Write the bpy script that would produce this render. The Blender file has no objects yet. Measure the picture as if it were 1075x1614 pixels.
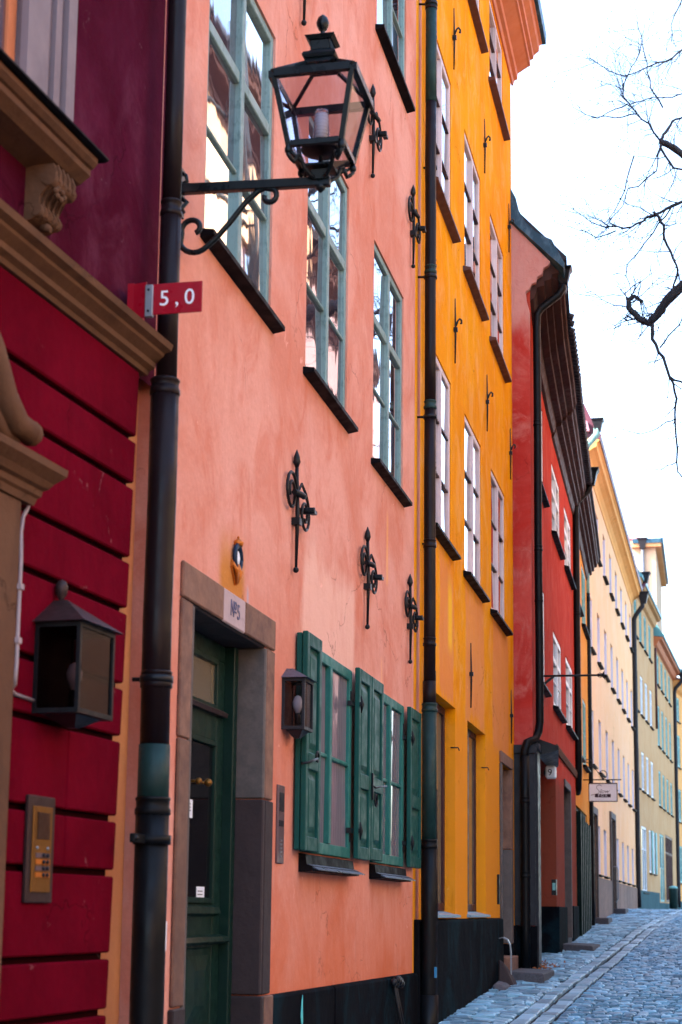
import bpy, bmesh, math, random
from mathutils import Vector, Matrix
R = math.radians
random.seed(7)
C = bpy.context.scene.collection
S = bpy.context.scene

# ------------------------------------------------------------------ camera, sky, sun, exposure
cam = bpy.data.objects.new('camera', bpy.data.cameras.new('camera'))
C.objects.link(cam); S.camera = cam
YAW, PITCH, ROLL = R(12.5704), R(9.2), R(.65)
cf = Vector((-math.sin(YAW)*math.cos(PITCH), math.cos(YAW)*math.cos(PITCH), math.sin(PITCH)))
cr = Vector((math.cos(YAW), math.sin(YAW), 0)); cu = cr.cross(cf)
cr2 = cr*math.cos(ROLL)+cu*math.sin(ROLL); cu2 = cu*math.cos(ROLL)-cr*math.sin(ROLL)
M = Matrix((cr2, cu2, -cf)).transposed().to_4x4(); M.translation = (0, 0, 1.7)
cam.matrix_world = M
cam.data.sensor_fit = 'AUTO'; cam.data.sensor_width = 36
cam.data.lens = 2600/1614*36; cam.data.shift_y = 206/1614
cam.data.clip_start = .1; cam.data.clip_end = 3000
cam.data.dof.use_dof = True; cam.data.dof.focus_distance = 15.5; cam.data.dof.aperture_fstop = 3.3

SUN = Vector((-.80, -.35, .68)).normalized()
world = bpy.data.worlds.new('World'); S.world = world; world.use_nodes = True
wn = world.node_tree.nodes; wl = world.node_tree.links
sky = wn.new('ShaderNodeTexSky'); sky.sky_type = 'NISHITA'; sky.sun_disc = False
sky.sun_elevation = math.asin(SUN.z); sky.sun_rotation = math.atan2(SUN.x, SUN.y)
sky.air_density = 1.0; sky.dust_density = 2.5; sky.ozone_density = 1.0
wn['Background'].inputs[1].default_value = .15
wl.new(sky.outputs[0], wn['Background'].inputs[0])
sl = bpy.data.lights.new('sun', 'SUN'); sl.energy = 2.6; sl.angle = R(.5); sl.color = (1, .93, .82)
so = bpy.data.objects.new('sun', sl); C.objects.link(so); so.rotation_euler = (-SUN).to_track_quat('-Z', 'Y').to_euler()
so.location = (-30, -10, 40)
S.view_settings.view_transform = 'Standard'; S.view_settings.look = 'None'
S.view_settings.gamma = 1; S.view_settings.use_curve_mapping = False
S.view_settings.exposure = 3.0

# ------------------------------------------------------------------ materials
def lin(r, g, b):
    f = lambda c: (c/255/12.92 if c <= 10 else ((c/255+.055)/1.055)**2.4)
    return (f(r), f(g), f(b), 1)
class NT:
    def __init__(s, name):
        s.m = bpy.data.materials.new(name); s.m.use_nodes = True; s.t = s.m.node_tree
        s.p = s.t.nodes['Principled BSDF']
    def n(s, typ, **kw):
        x = s.t.nodes.new(typ)
        for k, v in kw.items(): setattr(x, k, v)
        return x
    def l(s, a, b): s.t.links.new(a, b)
    def coord(s):
        if not hasattr(s, 'tc'): s.tc = s.n('ShaderNodeTexCoord').outputs['Object']
        return s.tc
    def noise(s, scale, detail=4, rough=.6, stretch=None, dist=0):
        x = s.n('ShaderNodeTexNoise'); x.inputs['Scale'].default_value = scale
        x.inputs['Detail'].default_value = detail; x.inputs['Roughness'].default_value = rough
        x.inputs['Distortion'].default_value = dist
        if stretch:
            m = s.n('ShaderNodeMapping'); m.inputs['Scale'].default_value = stretch
            s.l(s.coord(), m.inputs[0]); s.l(m.outputs[0], x.inputs[0])
        else: s.l(s.coord(), x.inputs[0])
        return x.outputs[0]
    def rng(s, v, a, b, c=0, d=1, smooth=True):
        x = s.n('ShaderNodeMapRange'); x.interpolation_type = 'SMOOTHSTEP' if smooth else 'LINEAR'
        s.l(v, x.inputs[0])
        for i, q in enumerate((a, b, c, d)): x.inputs[i+1].default_value = q
        return x.outputs[0]
    def math(s, op, a, b=None):
        x = s.n('ShaderNodeMath', operation=op)
        for i, q in enumerate((a, b)):
            if q is None: continue
            if isinstance(q, (int, float)): x.inputs[i].default_value = q
            else: s.l(q, x.inputs[i])
        return x.outputs[0]
    def mix(s, f, a, b, blend='MIX'):
        x = s.n('ShaderNodeMix', data_type='RGBA', blend_type=blend)
        if isinstance(f, (int, float)): x.inputs[0].default_value = f
        else: s.l(f, x.inputs[0])
        for i, q in ((6, a), (7, b)):
            if isinstance(q, tuple): x.inputs[i].default_value = q
            else: s.l(q, x.inputs[i])
        return x.outputs[2]
    def xyz(s):
        if not hasattr(s, 'sx'):
            s.sx = s.n('ShaderNodeSeparateXYZ'); s.l(s.coord(), s.sx.inputs[0])
        return s.sx.outputs
    def box(s, x0, x1, z0, z1, soft=.1, wob=.3):
        nz = s.math('MULTIPLY', s.math('SUBTRACT', s.noise(2.2, 5, .65, (1, 1, .45)), .5), wob)
        X = s.math('ADD', s.xyz()[0], nz); Z = s.math('ADD', s.xyz()[2], s.math('MULTIPLY', nz, 2.0))
        f = s.rng(X, x0, x0+soft)
        for v, a, b in ((X, x1, x1-soft), (Z, z0, z0+soft), (Z, z1, z1-soft*2.5)):
            f = s.math('MULTIPLY', f, s.rng(v, a, b))
        return f
    def bump(s, hts, strength=.3, dist=.02):
        b = s.n('ShaderNodeBump'); b.inputs['Strength'].default_value = strength; b.inputs['Distance'].default_value = dist
        s.l(hts, b.inputs['Height']); s.l(b.outputs[0], s.p.inputs['Normal'])
    def col(s, c): 
        if isinstance(c, tuple): s.p.inputs['Base Color'].default_value = c
        else: s.l(c, s.p.inputs['Base Color'])

def plaster(name, c1, c2, c3=None, patches=(), rough=.9, streak=.5, bump=.35, cracks=True, chip=.45, vert=.42):
    k = NT(name); c3 = c3 or c2
    dk = lambda c, f: tuple(x*f for x in c[:3])+(1,)
    lt_ = lambda c, f, g: tuple(min(.95, x*f+g) for x in c[:3])+(1,)
    a = k.rng(k.noise(.62, 7, .62, None, .5), .38, .62)
    col = k.mix(a, c1, c2)
    b2 = k.rng(k.noise(1.9, 6, .66, (1, 1, .7), 1.1), .46, .68)
    col = k.mix(k.math('MULTIPLY', b2, min(1, streak*1.15)), col, c3)
    st = k.rng(k.noise(3.4, 6, .7, (1.3, 1.3, .16)), .46, .74)
    col = k.mix(k.math('MULTIPLY', st, vert), col, dk(c1, .80))
    fine = k.rng(k.noise(24, 5, .75), .34, .72)
    col = k.mix(k.math('MULTIPLY', fine, .20), col, dk(c1, .66))
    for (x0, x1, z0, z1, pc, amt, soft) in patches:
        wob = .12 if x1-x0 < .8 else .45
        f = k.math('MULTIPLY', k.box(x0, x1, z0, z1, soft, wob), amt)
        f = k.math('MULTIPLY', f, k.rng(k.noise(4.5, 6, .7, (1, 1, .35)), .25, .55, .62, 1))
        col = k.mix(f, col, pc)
    drip = k.rng(k.noise(9, 5, .7, (1, 1, .07)), .60, .74)
    col = k.mix(k.math('MULTIPLY', k.math('MULTIPLY', drip, k.rng(k.noise(.8, 3), .42, .6)), .35), col, dk(c1, .5))
    pale = k.rng(k.noise(7.5, 7, .7, (1, 1, .8), .8), .655, .70)
    col = k.mix(k.math('MULTIPLY', pale, chip), col, lt_(c2, 1.15, .10))
    hgt = k.math('ADD', k.math('MULTIPLY', k.noise(1.9, 5, .6), 1.5), k.math('MULTIPLY', k.noise(30, 5, .75), .22))
    hgt = k.math('SUBTRACT', hgt, k.math('MULTIPLY', pale, .10))
    if cracks:
        w = k.n('ShaderNodeVectorMath', operation='ADD'); nz = k.n('ShaderNodeTexNoise'); nz.inputs['Scale'].default_value = 2.6; nz.inputs['Detail'].default_value = 6
        k.l(k.coord(), nz.inputs[0]); k.l(k.coord(), w.inputs[0]); sc = k.n('ShaderNodeVectorMath', operation='SCALE'); sc.inputs['Scale'].default_value = .55
        k.l(nz.outputs[1], sc.inputs[0]); k.l(sc.outputs[0], w.inputs[1])
        v = k.n('ShaderNodeTexVoronoi', feature='DISTANCE_TO_EDGE'); v.inputs['Scale'].default_value = .85; k.l(w.outputs[0], v.inputs['Vector'])
        cr_ = k.math('MULTIPLY', k.rng(v.outputs['Distance'], .0, .007, 1, 0), k.rng(k.noise(.9, 3), .50, .60))
        col = k.mix(k.math('MULTIPLY', cr_, .55), col, dk(c1, .35)); hgt = k.math('SUBTRACT', hgt, k.math('MULTIPLY', cr_, .15))
    k.col(col); k.p.inputs['Roughness'].default_value = rough; k.p.inputs['Specular IOR Level'].default_value = .02
    k.bump(hgt, bump, .05)
    return k.m
def paint(name, c, rough=.45, wear=None, amt=.3, scale=14, bump=.08, metal=0, spec=.22):
    k = NT(name)
    w = k.rng(k.noise(scale, 6, .7, (1, 1, .5)), .48, .72)
    d = k.rng(k.noise(1.7, 4, .6), .3, .7)
    col = k.mix(k.math('MULTIPLY', d, .35), c, tuple(x*.65 for x in c[:3])+(1,))
    col = k.mix(k.math('MULTIPLY', w, amt), col, wear or tuple(min(1, x*1.4+.02) for x in c[:3])+(1,))
    k.col(col); k.p.inputs['Metallic'].default_value = metal; k.p.inputs['Specular IOR Level'].default_value = spec
    rr = k.rng(k.noise(9, 3, .6), .3, .7, rough-.1, rough+.12); k.l(rr, k.p.inputs['Roughness'])
    if bump: k.bump(k.noise(45, 4, .7), bump, .01)
    return k.m
def stone(name, c1, c2, scale=30, rough=.8, bump=.35, spec=.4, vary=.25):
    k = NT(name)
    a = k.rng(k.noise(scale, 6, .75), .35, .65); b = k.rng(k.noise(1.6, 4, .6), .35, .7)
    oi = k.n('ShaderNodeObjectInfo'); ge_ = k.n('ShaderNodeNewGeometry')
    rv = k.math('FRACT', k.math('ADD', oi.outputs['Random'], ge_.outputs['Random Per Island']))
    col = k.mix(a, c1, c2); col = k.mix(k.math('MULTIPLY', b, .5), col, tuple(x*.55 for x in c1[:3])+(1,))
    col = k.mix(k.rng(rv, .55, 1, 0, vary), col, tuple(x*1.45 for x in c1[:3])+(1,)); col = k.mix(k.rng(rv, .45, 0, 0, vary), col, tuple(x*.45 for x in c2[:3])+(1,))
    k.col(col); k.p.inputs['Roughness'].default_value = rough; k.p.inputs['Specular IOR Level'].default_value = spec
    k.bump(k.math('ADD', k.noise(scale*.6, 6, .7), k.math('MULTIPLY', k.noise(5, 3), 1.2)), bump, .02)
    return k.m
def glass(name, inner=(.02, .02, .025, 1), refl=.55, wob=.25, rough=.02, curtain=None):
    k = NT(name); p = k.p
    c = inner
    if curtain:
        w = k.n('ShaderNodeTexWave'); w.inputs['Scale'].default_value = 5; w.inputs['Distortion'].default_value = 3
        k.l(k.coord(), w.inputs[0]); c = k.mix(w.outputs[1], inner, curtain)
    k.col(c); p.inputs['Roughness'].default_value = .6; p.inputs['Specular IOR Level'].default_value = 0
    g = k.n('ShaderNodeBsdfGlossy'); g.inputs['Roughness'].default_value = rough; g.inputs['Color'].default_value = (1, 1, 1, 1)
    b = k.n('ShaderNodeBump'); b.inputs['Strength'].default_value = wob; b.inputs['Distance'].default_value = .012
    k.l(k.noise(3.2, 2, .5, (1, 1, .6), .5), b.inputs['Height']); k.l(b.outputs[0], g.inputs['Normal'])
    f = k.n('ShaderNodeFresnel'); f.inputs[0].default_value = 1.5
    oi = k.n('ShaderNodeObjectInfo'); fac = k.rng(f.outputs[0], .04, .5, refl*.45, min(1, refl*1.6), False)
    fac = k.math('MULTIPLY', fac, k.rng(oi.outputs['Random'], 0, 1, .62, 1.05, False))
    m = k.n('ShaderNodeMixShader'); k.l(fac, m.inputs[0]); k.l(p.outputs[0], m.inputs[1]); k.l(g.outputs[0], m.inputs[2])
    k.l(m.outputs[0], k.t.nodes['Material Output'].inputs[0])
    return k.m
def clear_glass(name, tint=(.92, .93, .95, 1), refl=1.0):
    k = NT(name)
    t = k.n('ShaderNodeBsdfTransparent'); t.inputs[0].default_value = tint
    g = k.n('ShaderNodeBsdfGlossy'); g.inputs['Roughness'].default_value = .03
    f = k.n('ShaderNodeFresnel'); f.inputs[0].default_value = 1.5
    m = k.n('ShaderNodeMixShader'); k.l(k.math('MULTIPLY', f.outputs[0], refl), m.inputs[0])
    k.l(t.outputs[0], m.inputs[1]); k.l(g.outputs[0], m.inputs[2]); k.l(m.outputs[0], k.t.nodes['Material Output'].inputs[0])
    return k.m
MT = {}
MT['crimson'] = plaster('crimson_plaster', (.095, .001, .0075, 1), (.135, .002, .0115, 1), (.075, .001, .0075, 1), streak=.35)
MT['wine'] = plaster('wine_plaster', (0.054, 0.00315, 0.0126, 1), (0.0855, 0.009, 0.027, 1), (0.1125, 0.0234, 0.0468, 1), streak=.55)
MT['joint'] = plaster('joint_plaster', (.016, .001, .002, 1), (.012, .001, .002, 1))
MT['ochre_stone'] = plaster('beige_render', (0.1435, 0.0738, 0.04428, 1), (0.1189, 0.05904, 0.0369, 1), (0.082, 0.0451, 0.03116, 1), streak=.6)
MT['casing'] = paint('mauve_casing', (0.198, 0.153, 0.1665, 1), .6, (0.126, 0.099, 0.1125, 1), .5, 5)
MT['salmon'] = plaster('salmon_plaster', (.62, .225, .152, 1), (.71, .33, .255, 1), (.575, .155, .088, 1), (
    (3.05, 4.95, 2.9, 4.25, (.76, .43, .34, 1), .9, .16), (.98, 1.66, 3.1, 3.82, (.50, .19, .03, 1), .9, .15),
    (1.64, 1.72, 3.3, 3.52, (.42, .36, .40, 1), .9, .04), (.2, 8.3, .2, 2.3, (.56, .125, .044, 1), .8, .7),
    (6.2, 6.36, 4.35, 5.1, (.80, .38, .12, 1), .6, .07), (6.0, 6.12, 2.9, 3.75, (.80, .40, .2, 1), .6, .06)), streak=.48, vert=.22)  # yellow streak below the third window: reflected light painted into the plaster colour
MT['strip'] = plaster('peach_strip', (.62, .25, .10, 1), (.55, .20, .09, 1))
MT['yellow'] = plaster('golden_plaster', (.78, .25, .002, 1), (.82, .31, .005, 1), (.80, .37, .11, 1), (
    (1.4, 2.6, 3.5, 5.2, (.68, .22, .075, 1), .75, .12), (3.4, 5.3, 3.4, 5.3, (.70, .25, .085, 1), .75, .15), (6.1, 8.1, 3.2, 5.4, (.70, .24, .08, 1), .8, .15),
    (-1, 9.5, -1, 3.55, (.73, .255, .016, 1), .95, .12), (2.0, 2.5, 4.0, 5.1, (.95, .55, .01, 1), .7, .2)), streak=.55)  # last, brightest patch is bounced light put into the wall colour
MT['yellow_reveal'] = plaster('ochre_reveal', (.62, .27, .02, 1), (.56, .23, .02, 1))
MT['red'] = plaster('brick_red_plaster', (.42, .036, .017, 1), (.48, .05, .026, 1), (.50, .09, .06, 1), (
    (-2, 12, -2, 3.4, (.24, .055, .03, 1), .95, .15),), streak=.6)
MT['gable'] = plaster('worn_red_render', (.40, .03, .022, 1), (.46, .07, .055, 1), (.50, .16, .13, 1), ((-3, 3, 9.6, 14, (.55, .29, .25, 1), .9, .6),), streak=.7)
MT['orange'] = plaster('orange_plaster', (.80, .32, .05, 1), (.76, .28, .04, 1), (.84, .40, .1, 1))
MT['peach'] = plaster('peach_plaster', (.91, .54, .30, 1), (.90, .50, .25, 1), (.92, .60, .38, 1), streak=.3)
MT['eave_orange'] = plaster('eave_orange', (.88, .46, .17, 1), (.86, .42, .14, 1))
MT['tan'] = plaster('tan_plaster', (.56, .35, .18, 1), (.52, .30, .14, 1), (.58, .39, .22, 1), streak=.3)
MT['amber'] = plaster('amber_plaster', (.80, .42, .16, 1), (.76, .38, .12, 1), (.8, .45, .2, 1))
MT['cream'] = plaster('cream_plaster', (.50, .37, .255, 1), (.47, .35, .24, 1))
MT['black_plinth'] = plaster('black_plinth', (0.0033, 0.0033, 0.0044, 1), (0.0066, 0.00715, 0.00935, 1), (0.0066, 0.0187, 0.0253, 1), streak=.9, bump=.45, cracks=False, chip=.12)
MT['teal_plinth'] = plaster('teal_plinth', (.05, .10, .11, 1), (.06, .12, .13, 1))
MT['jamb_stone'] = stone('brown_sandstone', (0.2295, 0.1148, 0.07225, 1), (0.1275, 0.0595, 0.0425, 1), 7)
MT['dark_stone'] = stone('dark_sandstone', (0.033, 0.0192, 0.0192, 1), (0.0204, 0.012, 0.0132, 1), 9)
MT['grey_stone'] = stone('grey_sandstone', (0.12, 0.09375, 0.0825, 1), (0.07125, 0.06, 0.05475, 1), 6)
MT['pale_plate'] = plaster('pale_lintel_plate', (.50, .38, .38, 1), (.44, .33, .33, 1))
MT['sett'] = stone('granite_sett', (.19, .38, .50, 1), (.12, .25, .35, 1), 40, .42, .6, .55, .75)
MT['road_sett'] = stone('road_granite', (.115, .29, .43, 1), (.07, .19, .30, 1), 40, .40, .6, .55, .75)
MT['kerb'] = stone('pale_granite', (.24, .40, .51, 1), (.14, .24, .32, 1), 22, .5, .6, .45, .6)
MT['mortar'] = stone('mortar_grit', (.018, .022, .030, 1), (.010, .013, .018, 1), 60, .95, .6, .2)
MT['step'] = stone('step_granite', (0.075, 0.07125, 0.0825, 1), (0.04125, 0.039, 0.045, 1), 40)
MT['teal_frame'] = paint('pale_teal_paint', (.17, .265, .255, 1), .5, (.035, .075, .07, 1), .6, 26)
MT['shutter_green'] = paint('bottle_green_paint', (0.0085, 0.0663, 0.0544, 1), .5, (0.017, 0.08925, 0.0765, 1), .2, 10, spec=.12)
MT['pipe_clad'] = paint('blue_grey_metal', (.10, .12, .16, 1), .35, (.16, .18, .22, 1), .4, 8, metal=.5)
MT['door_green'] = paint('dark_green_paint', (0.00315, 0.0196, 0.0133, 1), .42, (0.007, 0.0294, 0.021, 1), .3, 8)
MT['green_win'] = paint('green_window_paint', (.022, .13, .108, 1), .5, (.06, .19, .165, 1), .4, 20, spec=.12)
MT['white_frame'] = paint('pinkish_white_paint', (.60, .45, .44, 1), .5, (.42, .28, .28, 1), .4, 12)
MT['lilac'] = paint('lilac_white_paint', (.74, .70, .78, 1), .6, (.62, .58, .66, 1), .3, 6)
MT['cool_white'] = paint('white_window_paint', (.74, .76, .78, 1), .5, (.6, .6, .62, 1), .3, 12)
MT['brown_frame'] = paint('oxblood_paint', (0.0525, 0.0154, 0.0154, 1), .5)
MT['brown_cornice'] = paint('brown_cornice_paint', (0.0527, 0.02232, 0.01736, 1), .6, (0.093, 0.0434, 0.0341, 1), .4, 5, spec=.08)
MT['rust_cornice'] = paint('rust_cornice_paint', (.50, .155, .06, 1), .6, (.42, .12, .05, 1), .5, 5)
MT['iron'] = paint('black_iron', (0.007, 0.0077, 0.0098, 1), .42, (0.021, 0.021, 0.0245, 1), .3, 30)
MT['lamp_black'] = paint('lantern_black', (0.0042, 0.0077, 0.0098, 1), .34, (0.0084, 0.0154, 0.0182, 1), .3, 18)
MT['pipe_dark'] = paint('dark_copper', (0.0117, 0.006175, 0.00715, 1), .38, (0.0052, 0.0039, 0.0052, 1), .6, 6, spec=.13)
MT['pipe_black'] = paint('black_pipe', (0.003, 0.0036, 0.0048, 1), .45, (0.0072, 0.0084, 0.0108, 1), .4, 9, spec=.14)
MT['pipe_green'] = paint('verdigris_pipe', (0.008, 0.0288, 0.0272, 1), .5, (0.02, 0.068, 0.064, 1), .5, 7)
MT['verdigris'] = paint('pale_verdigris', (.22, .46, .43, 1), .6, (.05, .13, .13, 1), .55, 9)
MT['flashing'] = paint('dark_flashing', (0.004, 0.0036, 0.0048, 1), .55, (0.008, 0.008, 0.0096, 1), .3, 12, spec=.05)
MT['brown_sill'] = paint('brown_sill_metal', (.095, .036, .026, 1), .5)
MT['roof_metal'] = paint('blue_black_roof', (.018, .065, .11, 1), .42, (.13, .24, .33, 1), .55, 5)
MT['roof_pink'] = paint('rose_roof_metal', (.52, .22, .28, 1), .55, (.45, .16, .22, 1), .4, 4)
MT['roof_maroon'] = paint('maroon_eave', (.12, .035, .055, 1), .5)
MT['roof_teal'] = paint('teal_copper_roof', (.09, .26, .29, 1), .5)
MT['tile'] = paint('dark_roof_tile', (.03, .03, .04, 1), .7)
MT['sign_red'] = paint('red_enamel', (0.315, 0.0045, 0.0165, 1), .35)
MT['white_paint'] = paint('white_paint', (.80, .80, .84, 1), .5, bump=0)
MT['lamp_white'] = paint('milky_acrylic', (.80, .82, .86, 1), .3, amt=.05, bump=0)
MT['ink'] = paint('dark_ink', (.012, .012, .018, 1), .5, bump=0)
MT['ink_blue'] = paint('faded_ink', (.10, .09, .16, 1), .6, bump=0)
MT['plum'] = paint('plum_print', (.03, .006, .02, 1), .5, bump=0)
MT['alu'] = paint('grey_aluminium', (.24, .25, .28, 1), .4, metal=.6)
MT['brass'] = paint('worn_brass', (0.195, 0.08625, 0.0165, 1), .45, (0.105, 0.045, 0.01125, 1), .5, 20, metal=.6)
MT['bronze'] = paint('bronze_plate', (0.042, 0.024, 0.024, 1), .45, metal=.4)
MT['panel_grey'] = paint('bell_panel_steel', (0.14, 0.0945, 0.1015, 1), .42, metal=.4)
MT['gold'] = paint('gilded_relief', (.50, .15, .02, 1), .4, (.45, .10, .02, 1), .6, 60, metal=.3)
MT['crest_blue'] = paint('crest_blue', (.008, .022, .05, 1), .35)
MT['paper'] = paint('paper_notice', (.75, .76, .80, 1), .7, bump=0)
MT['cable'] = paint('grey_cable', (.33, .26, .27, 1), .6)
MT['bark'] = paint('bare_bark', (.020, .026, .036, 1), .8, (.05, .05, .06, 1), .4, 20)
MT['leaf'] = paint('dry_leaf', (.28, .09, .03, 1), .8)
MT['cyan'] = paint('cyan_paint_mark', (.10, .55, .55, 1), .6)
MT['blue_tag'] = paint('blue_tag', (.03, .2, .4, 1), .5)
MT['soil'] = stone('ground_earth', (.12, .11, .10, 1), (.08, .075, .07, 1), 4)
MT['slate_frame'] = paint('slate_grey_paint', (0.0165, 0.01725, 0.0225, 1), .5)
MT['gate_green'] = paint('blackish_green_paint', (.003, .012, .011, 1), .6, spec=.05)
MT['bulb'] = clear_glass('bulb_glass', (.96, .96, .98, 1), .8)
MT['lamp_glass'] = clear_glass('lantern_glass', (.86, .83, .89, 1), 1.7)
MT['small_lamp_glass'] = clear_glass('small_lamp_glass', (.55, .52, .56, 1), .8)
MT['smoky_glass'] = clear_glass('smoky_glass', (.26, .19, .19, 1), .10)
MT['pane_old'] = glass('old_window_glass', (.06, .035, .05, 1), .60, .055)
MT['pane_sky'] = glass('window_glass', (.05, .05, .06, 1), .75, .05)
MT['pane_curtain'] = glass('curtained_glass', (.19, .155, .175, 1), .26, .1, .05, (.145, .115, .135, 1))
MT['pane_teal'] = glass('bluish_glass', (.06, .15, .17, 1), .5, .1)
MT['pane_dark'] = glass('dark_door_glass', (.004, .004, .005, 1), .10, .05)
MT['pane_shop'] = glass('shop_glass', (.17, .13, .08, 1), .25, .05, .05)

# ------------------------------------------------------------------ mesh helpers
class MB:
    def __init__(s): s.v = []; s.f = []; s.sm = []
    def add(s, vs, fs, smooth=False):
        b = len(s.v); s.v += [tuple(v) for v in vs]
        for f in fs: s.f.append(tuple(b+i for i in f)); s.sm.append(smooth)
        return s
    def box(s, x0, x1, y0, y1, z0, z1):
        x0, x1 = sorted((x0, x1)); y0, y1 = sorted((y0, y1)); z0, z1 = sorted((z0, z1))
        v = [(x, y, z) for x in (x0, x1) for y in (y0, y1) for z in (z0, z1)]
        return s.add(v, [(0, 1, 3, 2), (4, 6, 7, 5), (0, 4, 5, 1), (2, 3, 7, 6), (0, 2, 6, 4), (1, 5, 7, 3)])
    def quad(s, *p): return s.add(p, [tuple(range(len(p)))])
    def loft(s, loops, cap=True, smooth=False, closed=True):
        n = len(loops[0]); v = [p for L in loops for p in L]; f = []
        for i in range(len(loops)-1):
            for j in range(n if closed else n-1):
                k = (j+1) % n
                f.append((i*n+j, i*n+k, (i+1)*n+k, (i+1)*n+j))
        b = len(s.v); s.add(v, f, smooth)
        if cap and closed:
            s.f.append(tuple(b+j for j in reversed(range(n)))); s.sm.append(False)
            s.f.append(tuple(b+(len(loops)-1)*n+j for j in range(n))); s.sm.append(False)
        return s
    def prism_xz(s, pts, y0, y1):
        return s.loft([[(x, y0, z) for x, z in pts], [(x, y1, z) for x, z in pts]])
    def extr_x(s, prof, x0, x1):          # profile in (y, z) extruded along x
        return s.loft([[(x0, y, z) for y, z in prof], [(x1, y, z) for y, z in prof]])
    def tube(s, path, r, seg=8, cap=True, smooth=True):
        P = [Vector(p) for p in path]; n = len(P)
        rs = r if isinstance(r, (list, tuple)) else [r]*n
        loops = []; up = None
        for i in range(n):
            d = (P[min(i+1, n-1)]-P[max(i-1, 0)]); d = d.normalized() if d.length > 1e-9 else Vector((0, 0, 1))
            if up is None:
                up = d.cross(Vector((0, 0, 1)) if abs(d.z) < .9 else Vector((1, 0, 0))).normalized()
            else:
                up = (up-d*up.dot(d)); up = up.normalized() if up.length > 1e-6 else d.orthogonal().normalized()
            w = d.cross(up)
            loops.append([P[i]+(up*math.cos(2*math.pi*j/seg)+w*math.sin(2*math.pi*j/seg))*rs[i] for j in range(seg)])
        return s.loft(loops, cap, smooth)
    def lathe(s, c, prof, seg=16, smooth=True):     # prof (r, z) about vertical axis at c
        return s.loft([[(c[0]+r*math.cos(2*math.pi*j/seg), c[1]+r*math.sin(2*math.pi*j/seg), c[2]+z) for j in range(seg)] for r, z in prof], True, smooth)
    def sphere(s, c, r, seg=10):
        pr = [(max(1e-4, r*math.sin(math.pi*i/6)), -r*math.cos(math.pi*i/6)) for i in range(7)]
        return s.lathe(c, pr, seg)
    def frustum(s, c, h0, h1, z0, z1, hy0=None, hy1=None):
        hy0 = h0 if hy0 is None else hy0; hy1 = h1 if hy1 is None else hy1
        L = [[(c[0]+sx*h, c[1]+sy*hy, c[2]+z) for sx, sy in ((-1, -1), (1, -1), (1, 1), (-1, 1))] for h, hy, z in ((h0, hy0, z0), (h1, hy1, z1))]
        return s.loft(L)
    def mesh(s, name, mat, off=(0, 0, 0), bevel=0, segs=1):
        me = bpy.data.meshes.new(name)
        me.from_pydata([(x-off[0], y-off[1], z-off[2]) for x, y, z in s.v], [], s.f)
        me.polygons.foreach_set('use_smooth', s.sm)
        bm = bmesh.new(); bm.from_mesh(me)
        bmesh.ops.recalc_face_normals(bm, faces=bm.faces)
        if bevel:
            es = [e for e in bm.edges if len(e.link_faces) == 2 and e.calc_face_angle(0) > .6]
            bmesh.ops.bevel(bm, geom=es, offset=bevel, segments=segs, affect='EDGES', clamp_overlap=True)
        bm.to_mesh(me); bm.free()
        me.materials.append(mat if not isinstance(mat, str) else MT[mat])
        return me
def link(name, me, parent=None, loc=(0, 0, 0)):
    o = bpy.data.objects.new(name, me); C.objects.link(o); o.location = loc
    if parent: o.parent = parent
    return o
def tag(o, label=None, cat=None, group=None, kind=None):
    for k, v in (('label', label), ('category', cat), ('group', group), ('kind', kind)):
        if v: o[k] = v
    return o
def empty(name, loc, rz, label, cat, group=None):
    o = bpy.data.objects.new(name, None); C.objects.link(o); o.empty_display_size = .2
    o.location = loc; o.rotation_euler = (0, 0, rz)
    return tag(o, label, cat, group)
def copy_tree(o, parent=None):
    c = o.copy(); C.objects.link(c)
    if parent: c.parent = parent
    for ch in list(o.children): copy_tree(ch, c)
    return c
def text_mesh(txt, size, mat, extr=.004, shear=0, space=1):
    cu_ = bpy.data.curves.new('lettering', 'FONT'); cu_.body = txt; cu_.size = size; cu_.extrude = extr
    cu_.shear = shear; cu_.space_character = space; cu_.align_x = 'CENTER'; cu_.align_y = 'CENTER'
    t = bpy.data.objects.new('lettering', cu_); C.objects.link(t)
    bpy.context.view_layer.update()
    me = bpy.data.meshes.new_from_object(t.evaluated_get(bpy.context.evaluated_depsgraph_get()))
    bpy.data.objects.remove(t); bpy.data.curves.remove(cu_)
    me.materials.clear(); me.materials.append(MT[mat])
    return me

# ------------------------------------------------------------------ facades
def gz(y):                                     # street level
    return -.05+.0356*y if y < 52 else 1.80+.004*min(y-52, 60)
class House:
    """local x runs along the facade away from the camera, local y goes into the house, z is height"""
    def __init__(s, ox, oy, deg, label, name='townhouse', rot=None):
        s.ang = R(deg); s.o = Vector((ox, oy, 0)); s.base = gz(oy)
        s.rz = math.pi/2-s.ang if rot is None else rot
        s.t = Vector((math.cos(s.rz), math.sin(s.rz), 0)); s.inn = Vector((-math.sin(s.rz), math.cos(s.rz), 0))
        s.e = empty(name, (ox, oy, s.base), s.rz, label, 'house')
    def w(s, x, n, z): return s.o+s.t*x-s.inn*n+Vector((0, 0, z))      # n = outward offset
    def part(s, name, mb, mat, bevel=0, parent=None, label=None):
        o = link(name, mb.mesh(name, mat, (0, 0, s.base), bevel), parent or s.e)
        if label: o['label'] = label
        return o
    def thing(s, name, x, n, z, label, cat, group=None):
        return empty(name, s.w(x, n, z), s.rz, label, cat, group)
def sub(parent, name, mb, mat, bevel=0, label=None):
    o = link(name, mb.mesh(name, mat, (0, 0, 0), bevel), parent)
    if label: o['label'] = label
    return o

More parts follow.
